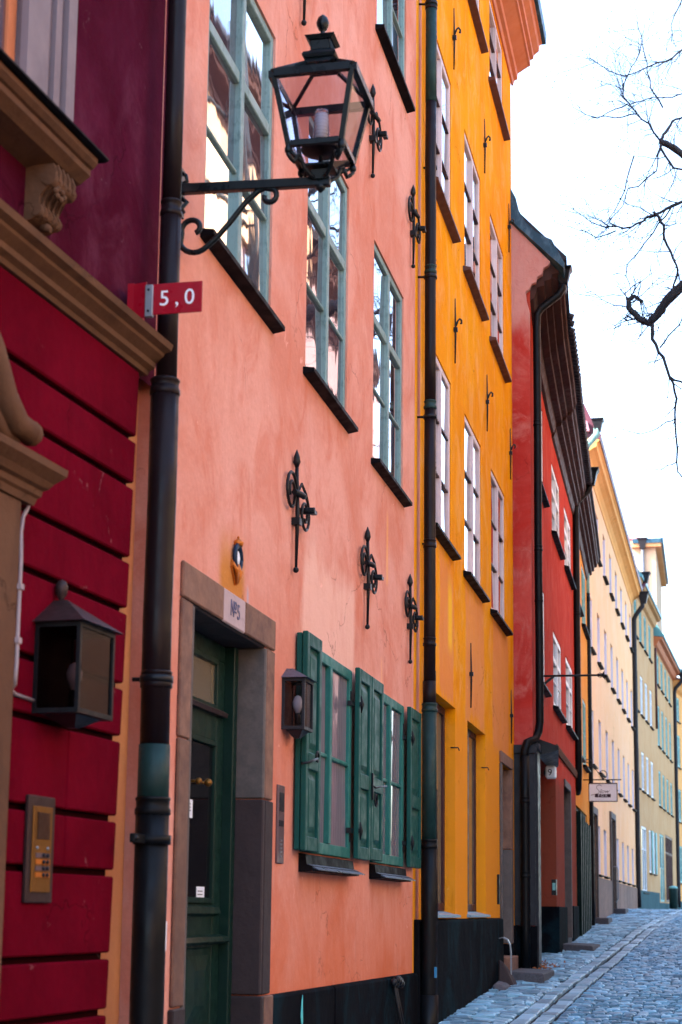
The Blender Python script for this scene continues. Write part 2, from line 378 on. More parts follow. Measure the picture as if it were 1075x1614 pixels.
def wall_mb(x0, x1, z0, z1, opens, depth=.16, back=8., y=0., mb=None, sides=True):
    """front with real openings: (a, b, c, d[, reveal depth])"""
    mb = mb or MB()
    xs = sorted({x0, x1, *[q for o in opens for q in o[:2] if x0 < q < x1]})
    zs = sorted({z0, z1, *[q for o in opens for q in o[2:4] if z0 < q < z1]})
    for i in range(len(xs)-1):
        for j in range(len(zs)-1):
            cx, cz = (xs[i]+xs[i+1])/2, (zs[j]+zs[j+1])/2
            if any(o[0] < cx < o[1] and o[2] < cz < o[3] for o in opens): continue
            mb.quad((xs[i], y, zs[j]), (xs[i+1], y, zs[j]), (xs[i+1], y, zs[j+1]), (xs[i], y, zs[j+1]))
    for o in opens:
        a, b, c, d = o[:4]; q = y+(o[4] if len(o) > 4 else depth)
        mb.quad((a, y, c), (a, q, c), (a, q, d), (a, y, d)); mb.quad((b, y, c), (b, y, d), (b, q, d), (b, q, c))
        mb.quad((a, y, d), (a, q, d), (b, q, d), (b, y, d)); mb.quad((a, y, c), (b, y, c), (b, q, c), (a, q, c))
    if sides:
        mb.quad((x0, y, z0), (x0, y, z1), (x0, back, z1), (x0, back, z0)); mb.quad((x1, y, z0), (x1, back, z0), (x1, back, z1), (x1, y, z1))
        mb.quad((x0, back, z0), (x0, back, z1), (x1, back, z1), (x1, back, z0))
    return mb
def window(H, a, b, c, d, y, frame='teal_frame', pane='pane_old', fw=.06, mid=.07, trans=2/3, bars=(1/3,), bar=.022, sill='flashing', so=.11, sx=.05, sdrop=.05, cols=2, th=.05, parent=None, barmat=None, jit=.006, lab=None):
    f = MB(); y0 = y; y1 = y+th
    f.box(a, a+fw, y0, y1, c, d); f.box(b-fw, b, y0, y1, c, d)
    f.box(a+fw, b-fw, y0, y1, c, c+fw); f.box(a+fw, b-fw, y0, y1, d-fw, d)
    ia, ib, ic, id_ = a+fw, b-fw, c+fw, d-fw
    edges = [ia]
    for q in range(1, cols):
        m = ia+(ib-ia)*q/cols
        f.box(m-mid/2, m+mid/2, y0-.012, y1, ic, id_); edges += [m-mid/2, m+mid/2]
    edges.append(ib)
    zed = [ic]
    rows = sorted(list(bars)+([trans] if trans else []))
    gb = []
    for q in rows:
        zz = ic+(id_-ic)*q; w = mid*.5 if q == trans else bar/2
        for k in range(cols):
            (f if q == trans or not barmat else gb.append(MB()) or gb[-1]).box(edges[2*k], edges[2*k+1], y0+(0 if q == trans else .006), y1-.004, zz-w, zz+w)
        zed += [zz-w, zz+w]
    zed.append(id_)
    o = H.part('window', f, frame, .006 if th > .03 and (b-a) > 1.2 else 0, parent)
    if lab: o['label'] = lab
    for g in gb: H.part('glazing_bar', g, barmat, 0, o)
    for k in range(cols):
        for r in range(len(zed)//2):
            j = [random.uniform(-jit, jit) for _ in range(4)]; yy = y+th*.55
            p = MB().quad((edges[2*k], yy+j[0], zed[2*r]), (edges[2*k+1], yy+j[1], zed[2*r]), (edges[2*k+1], yy+j[2], zed[2*r+1]), (edges[2*k], yy+j[0]-j[1]+j[2], zed[2*r+1]))
            H.part('pane', p, pane, 0, o)
    if sill:
        s_ = MB().extr_x([(y0, c+.0), (-so, c-sdrop), (-so, c-sdrop-.03), (-.002, c-sdrop-.045), (y0, c-.03)], a-sx, b+sx)
        H.part('sill', s_, sill, 0, o)
    return o

# ================================================================== STREET (setting)
def kx(y):                                     # line between pavement and drain stones
    P = [(0, -2.22), (17, -2.06), (22, -2.0), (28, -1.87), (39, -1.68), (51, -1.12), (60, -.55), (90, 2.)]
    for (a, b), (c, d) in zip(P, P[1:]):
        if y <= c: return b+(d-b)*(y-a)/(c-a)
    return P[-1][1]
def sheet(name, cols_, ys, dz, mat, kind='structure'):
    mb = MB(); n = len(cols_(ys[0]))
    for y in ys: mb.v += [(x, y, gz(y)+dz) for x in cols_(y)]
    for i in range(len(ys)-1):
        for j in range(n-1): mb.f.append((i*n+j, i*n+j+1, (i+1)*n+j+1, (i+1)*n+j)); mb.sm.append(False)
    return tag(link(name, mb.mesh(name, mat)), kind=kind)
ysl = [-60]+list(range(-20, 53, 4))+[60, 75, 95, 112, 300, 1500]
sheet('ground', lambda y: (-600, -3.5, 4, 600), ysl, -.08, 'soil')
ys2 = [-15]+list(range(-12, 53, 2))+[60, 70, 80, 92]
pave = sheet('pavement', lambda y: (-4.2, kx(y)), ys2, -.022, 'mortar')
drain = sheet('drain_channel', lambda y: (kx(y), kx(y)+.42), ys2, -.026, 'mortar')
road = sheet('road', lambda y: (kx(y)+.42, 2.8, 6.), ys2, -.030, 'mortar')

def sett_mb(mb, cx, cy, cz, lx, ly, h, rot, tilt):
    ca, sa = math.cos(rot), math.sin(rot); v = []
    e = min(lx, ly)*.16
    for (k, zz, q) in ((0, -.03, 0), (0, h-.011, 0.0), (e, h, 0)):
        for ux, uy in ((-1, -1), (1, -1), (1, 1), (-1, 1)):
            x = ux*(lx/2-k)*random.uniform(.94, 1.04); y = uy*(ly/2-k)*random.uniform(.94, 1.04)
            v.append((cx+x*ca-y*sa, cy+x*sa+y*ca, cz+zz+(tilt[0]*x+tilt[1]*y if k or zz > 0 else 0)))
    f = [(8, 9, 10, 11)]
    for a in (0, 4):
        for j in range(4): f.append((a+j, a+(j+1) % 4, a+4+(j+1) % 4, a+4+j))
    mb.add(v, f)
def lay(parent, name, mat, xr, y0, y1, lx, ly, skew, near, dz=0.):
    """rows of stones; the ones that show largest are single parts, the rest one joined part"""
    row = 0; y = y0; items = []
    while y < y1:
        x0, x1 = xr(y); rl = ly*random.uniform(.85, 1.15); x = x0-random.uniform(0, lx)
        while x < x1:
            w = lx*random.uniform(.7, 1.35)
            if x+w > x0 and x < x1:
                items.append((max(x, x0)+min(w, x1-x)/2, y+rl/2+skew*(x-x0), min(w, x1-x)-.016, rl-.024))
            x += w
        y += rl; row += 1
    items = [i for i in items if i[2] > .05]
    vis = [i for i in items if i[1] > 17.0 and i[0] < -.005*i[1]]
    vis.sort(key=lambda i: i[1]); single = set(map(id, vis[:near]))
    stuff = MB(); shared = []
    for k in range(14):
        mb = MB(); sett_mb(mb, 0, 0, 0, lx*(.75+.5*k/13), ly*.93, .026, random.uniform(-.03, .03), (random.uniform(-.10, .10), random.uniform(-.09, .09)))
        shared.append((lx*(.75+.5*k/13), mb.mesh(name, mat)))
    for i in items:
        h = random.uniform(-.010, .010)+dz
        if id(i) in single:
            me = min(shared, key=lambda q: abs(q[0]-i[2]))
            o = link(name, me[1], parent, (i[0], i[1], gz(i[1])-.016+h)); o.rotation_euler = (0, 0, random.uniform(-.03, .03))
            o.scale = (i[2]/me[0], i[3]/(ly*.93), 1)
        else:
            sett_mb(stuff, i[0], i[1], gz(i[1])-.016+h, i[2], i[3], .026, random.uniform(-.03, .03), (random.uniform(-.10, .10), random.uniform(-.09, .09)))
    o = link(name, stuff.mesh(name, mat), parent); o['kind'] = 'stuff'
lay(pave, 'sett', 'sett', lambda y: (-2.95 if y < 56 else -2.9+(y-56)*.05, kx(y)-.015), 5, 58, .26, .17, .18, 290)
lay(road, 'cobblestone', 'road_sett', lambda y: (kx(y)+.43, 2.7), 8, 56, .135, .165, .04, 290)
for rr, (u0, u1, hz) in enumerate(((.0, .20, .012), (.21, .41, -.004))):
    y = 6.0
    while y < 58:
        ln = random.uniform(.28, .7)
        mb = MB(); X = lambda q, yy: kx(yy)+q; j_ = [random.uniform(-.004, .022) for _ in range(4)]
        zz = random.uniform(-.014, .012)+hz
        b = [(X(u0+.008+j_[0], y+.012), y+.012), (X(u1-.008-j_[1], y+.012), y+.012), (X(u1-.008-j_[2], y+ln-.012), y+ln-.012), (X(u0+.008+j_[3], y+ln-.012), y+ln-.012)]
        cxm, cym = sum(p[0] for p in b)/4, sum(p[1] for p in b)/4
        g = gz(cym)
        lo = [(p[0]-cxm, p[1]-cym, gz(p[1])-g-.03) for p in b]; md = [(p[0]-cxm, p[1]-cym, gz(p[1])-g+.008+zz) for p in b]
        tp = [((p[0]-cxm)*.86, (p[1]-cym)*.96, gz(p[1])-g+.02+zz) for p in b]
        mb.loft([lo, md, tp])
        link('kerb_stone', mb.mesh('kerb_stone', 'kerb'), drain, (cxm, cym, g-.012))
        y += ln

# ================================================================== A: crimson house (left edge)
A = House(-2.8, 8.17, 4.31, 'dark crimson house with banded ground floor at the left edge')
nA = .05
zj = [4.41, 4.03, 3.785, 3.40, 3.14, 2.76, 2.50, 2.11, 1.85, 1.46, 1.20, .82, .55, .1]
up = wall_mb(-16, -.165, 4.40, 14.5, [(-3.2, -1.80, 5.13, 7.6)], .14, 9, y=-.015)
A.part('wall', up, 'wine')
A.part('joint_backing', MB().loft([[(-1.785, y, -.3), (-.715, y, -.3), (-.490, y, 4.40), (-1.785, y, 4.40)] for y in (-.014, -.006)]), 'joint')
lowm = wall_mb(-16, -.74, -.3, 4.40, [(-3.9, -2.05, -.3, 3.4, .5)], .14, 9, y=-.01)
A.part('rear_wall', lowm, 'joint')
for i in range(len(zj)-1):
    e1 = -.475-.045*(4.41-zj[i]); e0 = -.475-.045*(4.41-zj[i+1])
    xs = [-8.5, -5.9, -1.78]
    spans = [(-6.6, -3.95)] + ([(-1.79, None)] if zj[i] < 3.5 else [(-3.9, None)])
    for a, b in spans:
        cuts = [a] + ([-1.13] if (b is None and i in (6, 7)) else []) + [b]
        for p, q in zip(cuts, cuts[1:]):
            t1 = e1 if q is None else q-.0035; t0 = e0 if q is None else q-.0035
            g = .027; p2 = p+.0035
            mb = MB().loft([[(p2, -nA, zj[i+1]+g), (t0, -nA, zj[i+1]+g), (t1, -nA, zj[i]-.004), (p2, -nA, zj[i]-.004)],
                            [(p2, -.004, zj[i+1]+g), (t0, -.004, zj[i+1]+g), (t1, -.004, zj[i]-.004), (p2, -.004, zj[i]-.004)]])
            A.part('facade_block', mb, 'crimson', .008)
corn = [(0, 4.41), (-.06, 4.41), (-.07, 4.43), (-.10, 4.445), (-.105, 4.47), (-.15, 4.50), (-.155, 4.515), (-.19, 4.53), (-.20, 4.56), (-.17, 4.575), (0, 4.60)]
A.part('string_course', MB().extr_x(corn, -16, -.40), 'ochre_stone')
A.part('roof', MB().extr_x([(-.4, 14.5), (-.4, 14.65), (4.5, 18), (9, 14.65), (9, 14.5)], -16, -.5), 'roof_metal')
# upper window, its casing, sill and corbel
wA = window(A, -3.2, -1.80, 5.13, 7.6, .012, 'rust_cornice', 'pane_old', .075, .06, None, (), sill=None, th=.03)
wA['label'] = 'tall window with a lavender casing at the upper left corner'
for flip in (0, 1):
    cas = MB()
    for x0, x1, n in ((-1.80, -1.60, .05), (-1.60, -1.555, .035), (-1.555, -1.50, .06), (-1.50, -1.46, .045), (-1.46, -1.375, .075)):
        if flip: x0, x1 = -5.0-x1, -5.0-x0
        cas.box(x0, x1, -n, .1, 5.14, 7.9)
    A.part('window_casing', cas, 'casing', 0, wA)
A.part('sill_flashing', MB().extr_x([(.1, 5.15), (-.27, 5.118), (-.27, 5.108), (-.25, 5.10), (.1, 5.12)], -3.62, -1.385), 'flashing', 0, wA)
sm = [(0, 5.10), (-.235, 5.10), (-.235, 5.075), (-.215, 5.055), (-.20, 5.05), (-.20, 5.02), (-.17, 5.0), (-.15, 4.985), (0, 4.96)]
A.part('sill_moulding', MB().extr_x(sm, -3.58, -1.43), 'ochre_stone', 0, wA)
def corbel(x):
    cb = MB()
    pr = [(0, 4.97), (-.15, 4.97), (-.165, 4.93), (-.16, 4.89), (-.12, 4.86), (-.09, 4.83), (-.085, 4.79), (-.10, 4.765), (-.085, 4.735), (-.05, 4.72), (0, 4.71)]
    cb.extr_x(pr, x, x+.19)
    for q in range(4): cb.extr_x([(y*1.0-.012, z) for y, z in pr[1:-1]], x+.018+q*.046, x+.036+q*.046)
    cb.tube([(x-.01, -.135, 4.90), (x+.20, -.135, 4.90)], .035, 10); cb.tube([(x-.008, -.075, 4.76), (x+.198, -.075, 4.76)], .03, 10)
    cb.sphere((x+.2, -.13, 4.90), .02); cb.sphere((x+.2, -.075, 4.765), .016)
    for q in range(6): cb.sphere((x+.05+.04*math.cos(q), -.15-.012, 4.84+.02*math.sin(q)), .014, 6)
    cb.tube([(x+.10, -.06, 4.72), (x+.10, -.10, 4.70)], [.028, .012], 8)
    return cb
for x in (-1.70, -3.35): A.part('corbel', corbel(x), 'ochre_stone', 0, wA)
# door surround with swan-neck pediment at the left edge
ds = A.part('door_surround', MB().box(-2.05, -1.80, -.12, .3, -.2, 3.40), 'ochre_stone', .006)
A.part('pilaster', MB().box(-4.15, -3.9, -.12, .3, -.2, 3.40), 'ochre_stone', .006, ds)
ent = MB()
ep = [(0, 3.40), (-.13, 3.40), (-.14, 3.43), (-.155, 3.44), (-.16, 3.465), (-.18, 3.475), (-.20, 3.50), (-.245, 3.535), (-.25, 3.565), (-.22, 3.58), (0, 3.60)]
ent.loft([[(-4.3-(-y)*.2, y, z) for y, z in ep], [(-1.79+(-y)*.62, y, z) for y, z in ep]])
A.part('entablature', ent, 'ochre_stone', 0, ds)
sc = MB()
pth = [(-2.95, 4.32), (-2.7, 4.27), (-2.4, 4.12), (-2.2, 3.93), (-2.08, 3.77), (-1.97, 3.69), (-1.86, 3.68)]
for off, r, n in ((0, .055, .17), (-.075, .03, .13), (-.12, .02, .11)):
    sc.tube([(x+off*.55, -n, z+off*.55) for x, z in pth], r, 10)
sc.loft([[(x, -.02, z-.3 if z > 3.99 else 3.60), (x, -.10, z-.3 if z > 3.99 else 3.60), (x, -.10, z-.03), (x, -.02, z-.03)] for x, z in pth])
sc.sphere((-1.845, -.17, 3.68), .056, 12)
A.part('pediment_scroll', sc, 'ochre_stone', 0, ds)
A.part('door_leaf', MB().box(-3.9, -2.05, .35, .42, -.2, 3.4), 'brown_frame')
A.part('plinth', MB().box(-1.79, -.66, -.075, 0, -.3, .12), 'black_plinth')
# cable beside the surround
cb = A.thing('cable', -1.795, .125, 2.0, 'thin grey cable running down beside the tan door surround', 'cable')
sub(cb, 'cable', MB().tube([(.11, .03, 1.44), (.10, .03, 1.40), (.04, .02, 1.345), (.008, .01, 1.27), (.0, 0, 1.15), (-.002, 0, .9), (.0, .0, .70), (-.004, 0, .655), (.012, .01, .62), (.05, .05, .60), (.12, .065, .59), (.3, .07, .585)], .009, 6), 'cable')
for zz in (.80, 1.03): sub(cb, 'clip', MB().box(-.016, .016, -.012, .01, zz-.012, zz+.012), 'cable')

def boxlamp(H, x, n, z, w, d, h, label, glassm, roofm='bronze', bodym='iron', bulb=True, roofh=.13, over=.03, group=None):
    """box-shaped wall lantern: local frame, base at bottom against the wall"""
    e = H.thing('wall_lantern', x, n, z, label, 'lantern', group)
    fr = MB(); t = .018
    for sx in (0, w-t):
        for sy in (-d, -t): fr.box(sx, sx+t, sy, sy+t, 0, h)
    for zz in (0, h-t*1.2):
        fr.box(t, w-t, -d, -d+t, zz, zz+t*1.2); fr.box(0, t, -d+t, -t, zz, zz+t*1.2); fr.box(w-t, w, -d+t, -t, zz, zz+t*1.2)
    sub(e, 'frame', fr, bodym)
    sub(e, 'back_plate', MB().box(t, w-t, -.012, -.001, t, h-t), bodym)
    sub(e, 'floor_plate', MB().box(t, w-t, -d+t, -t, .001, .012).frustum((w/2, -d/2, 0), .02, w*.36, -.05, -.001, .02, d*.36), bodym)
    rf = MB().loft([[(-over, 0, h), (-over, -d-over, h), (w+over, -d-over, h), (w+over, 0, h)], [(w*.5-.01, 0, h+roofh), (w*.5-.01, -d*.28, h+roofh), (w*.5+.01, -d*.28, h+roofh), (w*.5+.01, 0, h+roofh)]])
    sub(e, 'roof', rf, roofm)
    if roofh > .1: sub(e, 'finial', MB().lathe((w/2, -d*.14, h+roofh-.01), [(.008, 0), (.012, .015), (.026, .04), (.03, .07), (.02, .095), (.002, .105)], 10), roofm)
    yy = -d+t*.5
    sub(e, 'pane', MB().quad((t, yy, t), (w-t, yy, t), (w-t, yy, h-t), (t, yy, h-t)), glassm)
    for xx in (t*.5, w-t*.5): sub(e, 'pane', MB().quad((xx, -d+t, t), (xx, -t, t), (xx, -t, h-t), (xx, -d+t, h-t)), glassm)
    if bulb:
        sub(e, 'bulb_socket', MB().lathe((w/2, -d/2, .02), [(.022, 0), (.022, .08), (.016, .1)], 10), 'iron')
        sub(e, 'bulb', MB().lathe((w/2, -d/2, .12), [(.014, 0), (.034, .05), (.036, .08), (.022, .115), (.002, .125)], 10), 'lamp_white')
    return e
boxlamp(A, -1.50, nA, 2.53, .36, .22, .40, 'large black box lantern with a pyramid cap on the crimson wall', 'smoky_glass', roofh=.13)
ic = A.thing('intercom', -1.40, nA, 1.715, 'bronze intercom with gold face plate on the crimson wall', 'intercom')
sub(ic, 'back_frame', MB().box(-.125, .125, -.02, 0, 0, .46), 'bronze', .004)
fp = sub(ic, 'face_plate', MB().box(-.09, .09, -.026, -.02, .045, .415), 'brass', .002)
gr = MB()
for q in range(13): gr.box(-.055, .06, -.032, -.027, .275+q*.009, .28+q*.009)
sub(ic, 'speaker_grille', gr, 'bronze')
for r in range(4):
    sub(ic, 'name_strip', MB().box(-.06, .07, -.031, -.0265, .11+r*.028, .13+r*.028), 'gold' if r % 2 == 0 else 'panel_grey')
    for q in range(2): sub(ic, 'button', MB().lathe((0, 0, 0), [(.009, 0), (.009, .008), (.003, .011)], 8), 'ink').matrix_local = Matrix.Translation((.005+q*.035, -.031, .12+r*.028)) @ Matrix.Rotation(R(90), 4, 'X')
for q in (-1, 1): sub(ic, 'screw', MB().sphere((q*.05, -.027, .235), .008, 6), 'alu')

# ================================================================== B: salmon house
B = House(-2.8, 8.17, 0, 'salmon pink house with green ground-floor shutters and stone door')
ops = [(.57, 2.09, 5.60, 7.66), (3.08, 4.50, 5.60, 7.64), (5.57, 7.04, 5.60, 7.64),
       (.57, 2.09, 9.70, 11.7), (3.08, 4.50, 9.70, 11.7), (5.60, 7.10, 9.70, 11.75),
       (3.12, 4.69, 2.10, 3.60), (5.59, 7.03, 2.10, 3.60), (.50, 2.10, -.3, 3.40, .30), (.57, 2.09, 13., 14.4), (3.08, 4.5, 13., 14.4), (5.6, 7.1, 13., 14.4)]
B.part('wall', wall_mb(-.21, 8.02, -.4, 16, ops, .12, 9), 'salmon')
B.part('roof', MB().extr_x([(-.5, 16), (-.5, 16.15), (4.5, 19), (9, 16.15), (9, 16)], -.8, 8.02), 'tile')
for i, (a, b, c, d) in enumerate([o[:4] for o in ops[:6]]):
    window(B, a, b, c, d, .015, 'teal_frame', 'pane_old', .065, .08, 2/3, (1/3,), .024, so=.085, sx=.07, sdrop=.012)
for a, b, c, d in [o[:4] for o in ops[9:]]: window(B, a, b, c, d, .015, 'teal_frame', 'pane_old')
for a, b, c, d in [o[:4] for o in ops[6:8]]:
    w_ = window(B, a, b, c, d, -.028, 'green_win', 'pane_curtain', .085, .07, None, (.49,), .03, sill=None)
    B.part('sill', MB().extr_x([(.0, c-.01), (-.05, c-.02), (-.06, c-.09), (-.10, c-.10), (-.10, c-.135), (.0, c-.14)], a-.02, b+.0), 'flashing', 0, w_)
    B.part('sill_lip', MB().extr_x([(-.062, c-.085), (-.14, c-.122), (-.14, c-.128), (-.062, c-.095)], a-.0, b+.04), 'pipe_clad', 0, w_)
    for zz in (c+.18, d-.22):
        for xx in (a+.05, b-.05): B.part('hinge', MB().box(xx-.018, xx+.018, -.036, -.0285, zz-.05, zz+.05), 'iron', 0, w_)
def shutter(x0, x1, z0, z1, n0, n1, double=False, hook=False, edge_hinge=None):
    f = MB(); st = .07
    f.box(x0, x0+st, -n1, -n0, z0, z1); f.box(x1-st, x1, -n1, -n0, z0, z1)
    mz = z0+(z1-z0)*.37
    f.box(x0+st, x1-st, -n1, -n0, z0, z0+.1); f.box(x0+st, x1-st, -n1, -n0, z1-.1, z1); f.box(x0+st, x1-st, -n1, -n0, mz, mz+.12)
    o = B.part('shutter', f, 'shutter_green', .006)
    for a, b in ((z0+.1, mz), (mz+.12, z1-.1)):
        p = MB().box(x0+st, x1-st, -n1+.022, -n0-.01, a, b)
        p.loft([[(x0+st+.03, -n1+.022, a+.03), (x1-st-.03, -n1+.022, a+.03), (x1-st-.03, -n1+.022, b-.03), (x0+st+.03, -n1+.022, b-.03)],
                [(x0+st+.065, -n1+.008, a+.07), (x1-st-.065, -n1+.008, a+.07), (x1-st-.065, -n1+.008, b-.07), (x0+st+.065, -n1+.008, b-.07)]])
        B.part('panel', p, 'shutter_green', 0, o)
    if double: B.part('inner_leaf', MB().box(x0+.004, x1-.01, -n0+.005, -.012, z0+.005, z1-.01), 'shutter_green', .005, o)
    if hook:
        B.part('hook', MB().tube([(x0-.02, -n1+.03, mz+.03), (x0+.02, -n1-.012, mz+.04), (x0+.2, -n1-.03, mz+.08)], .010, 6).tube([(x0+.25+.035*math.cos(q*.7), -n1-.02, mz+.1+.035*math.sin(q*.7)) for q in range(9)], .009, 6), 'iron', 0, o)
    if edge_hinge is not None:
        for zz in (z0+.22, z1-.30):
            xx = x0 if edge_hinge < 0 else x1
            h = MB().box(xx+edge_hinge*.005, xx+edge_hinge*.10, -.05, -.012, zz-.02, zz+.02).box(xx-.10 if edge_hinge > 0 else xx, xx if edge_hinge > 0 else xx+.10, -n1-.012, -n1-.002, zz-.018, zz+.018)
            h.tube([(xx+.015, -n1-.012, zz-.07), (xx+.02, -n1-.02, zz), (xx+.015, -n1-.012, zz+.07)], [.004, .016, .004], 6)
            B.part('hinge', h, 'iron', 0, o)
    return o
shutter(2.90, 3.345, 2.10, 3.63, .055, .095, True, True)
shutter(4.69, 5.185, 2.10, 3.63, .05, .09, False, False, -1)
shutter(5.215, 5.71, 2.11, 3.63, .05, .09, False, False)
B.part('shutter_latch', MB().tube([(5.20, -.09, 2.72), (5.24, -.12, 2.70), (5.38, -.125, 2.72), (5.60, -.14, 2.74)], .008, 6).tube([(5.30+.04*math.cos(q*.8), -.11, 2.6+.05*math.sin(q*.8)) for q in range(9)], .009, 6).box(5.20, 5.232, -.105, -.0915, 2.6, 2.82), 'iron')
shutter(7.05, 7.64, 2.10, 3.60, .05, .09, False, False, -1)
sp = [(-1.0, .085), (-.63, .085), (-.60, .10), (-.565, .135), (-.52, .15), (-.48, .14), (-.45, .11), (-.43, .085), (-.211, .085), (-.211, .3), (-1.0, .3)]
B.part('corner_strip', MB().loft([[(x, y, z) for x, y in sp] for z in (-.3, 4.40)]), 'strip')
# stone door surround
sur = B.part('door_surround', MB().box(.31, .497, -.02, .0, 2.62, 3.38), 'jamb_stone', .006)
def stn(x0, x1, y0, y1, z0, z1, m): B.part('stone', MB().box(x0, x1, y0, y1, z0, z1), m, .008, sur)
stn(.31, .497, -.022, .0, 1.18, 2.612, 'jamb_stone'); stn(.29, .497, -.035, .0, -.3, 1.172, 'dark_stone')
stn(2.103, 2.29, -.022, .0, 2.40, 3.38, 'jamb_stone'); stn(2.103, 2.295, -.026, .0, 1.165, 2.392, 'dark_stone'); stn(2.103, 2.31, -.045, .0, -.3, 1.157, 'jamb_stone')
# the deep right-hand reveal stones
stn(2.06, 2.102, -.018, .29, 2.40, 3.375, 'grey_stone'); stn(2.055, 2.1015, -.022, .29, 1.165, 2.392, 'dark_stone'); stn(2.04, 2.101, -.04, .29, -.3, 1.157, 'dark_stone')
stn(.498, .54, -.018, .29, -.3, 3.375, 'grey_stone')
stn(.31, 1.08, -.024, .0, 3.388, 3.59, 'jamb_stone'); stn(1.088, 1.56, -.020, .0, 3.385, 3.59, 'pale_plate'); stn(1.568, 2.29, -.024, .0, 3.388, 3.59, 'jamb_stone')
stn(.498, 2.102, -.0, .29, 3.376, 3.399, 'dark_stone')
lt = link('lettering', text_mesh('\u21165', .135, 'ink_blue', .002), sur); lt.matrix_local = Matrix.Translation((1.325, -.0225, 3.485-B.base)) @ Matrix.Rotation(R(90), 4, 'X')
# door
dr = B.part('door', MB().box(.54, 1.965, .262, .30, -.2, 3.37).box(.54, .72, .225, .262, -.2, 3.37).box(1.80, 1.965, .225, .262, -.2, 2.90)
            .box(.72, 1.80, .225, .262, 2.74, 2.93).box(.72, 1.80, .225, .262, 1.46, 1.73).box(.72, 1.80, .225, .262, -.2, 1.0).box(.72, 1.965, .225, .262, 3.26, 3.37).box(1.80, 1.965, .225, .262, 2.93, 3.26), 'door_green', .006)
B.part('door_frame', MB().box(1.968, 2.052, .16, .30, -.2, 3.37), 'door_green', .006, dr)
B.part('pane', MB().quad((.76, .235, 1.77), (1.76, .235, 1.77), (1.76, .235, 2.70), (.76, .235, 2.70)), 'pane_dark', 0, dr)
mo = MB()
for a, b, c, d in ((.72, 1.80, 1.73, 2.74), (.72, 1.80, 2.93, 3.26)):
    mo.box(a, a+.035, .212, .24, c, d).box(b-.035, b, .212, .24, c, d).box(a+.035, b-.035, .212, .24, c, c+.035).box(a+.035, b-.035, .212, .24, d-.035, d)
B.part('moulding', mo, 'door_green', .004, dr)
B.part('transom_pane', MB().quad((.755, .235, 2.965), (1.765, .235, 2.965), (1.765, .235, 3.225), (.755, .235, 3.225)), 'pane_shop', 0, dr)
B.part('transom_ledge', MB().extr_x([(.225, 2.90), (.185, 2.90), (.175, 2.925), (.20, 2.94), (.225, 2.95)], .6, 1.90), 'bronze', 0, dr)
B.part('weather_ledge', MB().extr_x([(.225, 1.54), (.17, 1.53), (.155, 1.50), (.18, 1.485), (.225, 1.48)], .6, 1.985).extr_x([(.225, 1.72), (.19, 1.71), (.18, 1.67), (.225, 1.65)], .68, 1.84), 'door_green', 0, dr)
pn = MB()
for a, b in ((.80, 1.23), (1.33, 1.80)):
    pn.box(a-.03, b+.03, .232, .262, 1.0, 1.46)
    pn.loft([[(a, .232, 1.02), (b-.04, .232, 1.02), (b-.04, .232, 1.42), (a, .232, 1.42)], [(a+.10, .212, 1.12), (b-.14, .212, 1.12), (b-.14, .212, 1.33), (a+.10, .212, 1.33)]])
B.part('panel', pn, 'door_green', .003, dr)
B.part('handle', MB().tube([(1.46, .23, 2.455), (1.46, .18, 2.455)], .010, 8).sphere((1.46, .165, 2.455), .026, 10), 'brass', 0, dr)
B.part('handle', MB().tube([(1.33, .23, 2.455), (1.33, .19, 2.455)], .010, 8).sphere((1.33, .185, 2.455), .022, 10), 'brass', 0, dr)
for x0, x1, c, d in ((1.22, 1.37, 2.235, 2.345), (1.49, 1.65, 1.755, 1.83)):
    nt = B.part('notice', MB().box(x0, x1, .2315, .2335, c, d), 'paper', 0, dr)
    ln = MB()
    for q in range(3): ln.box(x0+.02, x1-.04, .2305, .2312, d-.03-q*.02, d-.024-q*.02)
    B.part('print', ln, 'ink', 0, dr)
# plinth of black stone slabs
for a, b in ((2.32, 4.1), (4.108, 6.2), (6.208, 8.0)):
    za, zb_ = 1.145-.045*(a-2.32)/5.68, 1.145-.045*(b-2.32)/5.68; n_ = .05+random.uniform(-.006, .004)
    B.part('plinth_slab', MB().loft([[(a, -n_, -.4), (b, -n_, -.4), (b, -n_, zb_), (a, -n_, za)], [(a, 0, -.4), (b, 0, -.4), (b, 0, zb_+.015), (a, 0, za+.015)]]), 'black_plinth', .012)
B.part('plinth', MB().box(-.20, .28, -.03, 0, -.4, 1.02), 'black_plinth', .01)
fs = B.thing('foot_scraper', 6.35, .06, .35, 'thin black iron rods leaning on the dark plinth of the pink house', 'ironwork')
sub(fs, 'rod', MB().tube([(.25, -.10, 0), (-.05, -.02, .72)], .014, 6), 'iron'); sub(fs, 'rod', MB().tube([(.36, -.10, 0), (.02, -.02, .73)], .014, 6), 'iron')
hd = MB()
for q in range(7): hd.sphere((-.1+q*.05, -.03-.02*(q % 2), .73+.025*math.sin(q*2.1)), .035, 6)
sub(fs, 'head', hd, 'iron')
pm = B.thing('paint_mark', 3.05, .052, .96, 'small streak of cyan paint on the dark plinth', 'paint mark')
sub(pm, 'streak', MB().prism_xz([(-.03, .02), (-.01, .12), (.015, .16), (.02, .06), (.03, -.02), (.0, -.08), (-.015, -.02)], -.0035, 0).prism_xz([(.0, -.12), (.03, -.14), (.035, -.2), (.0, -.22)], -.0035, 0), 'cyan')
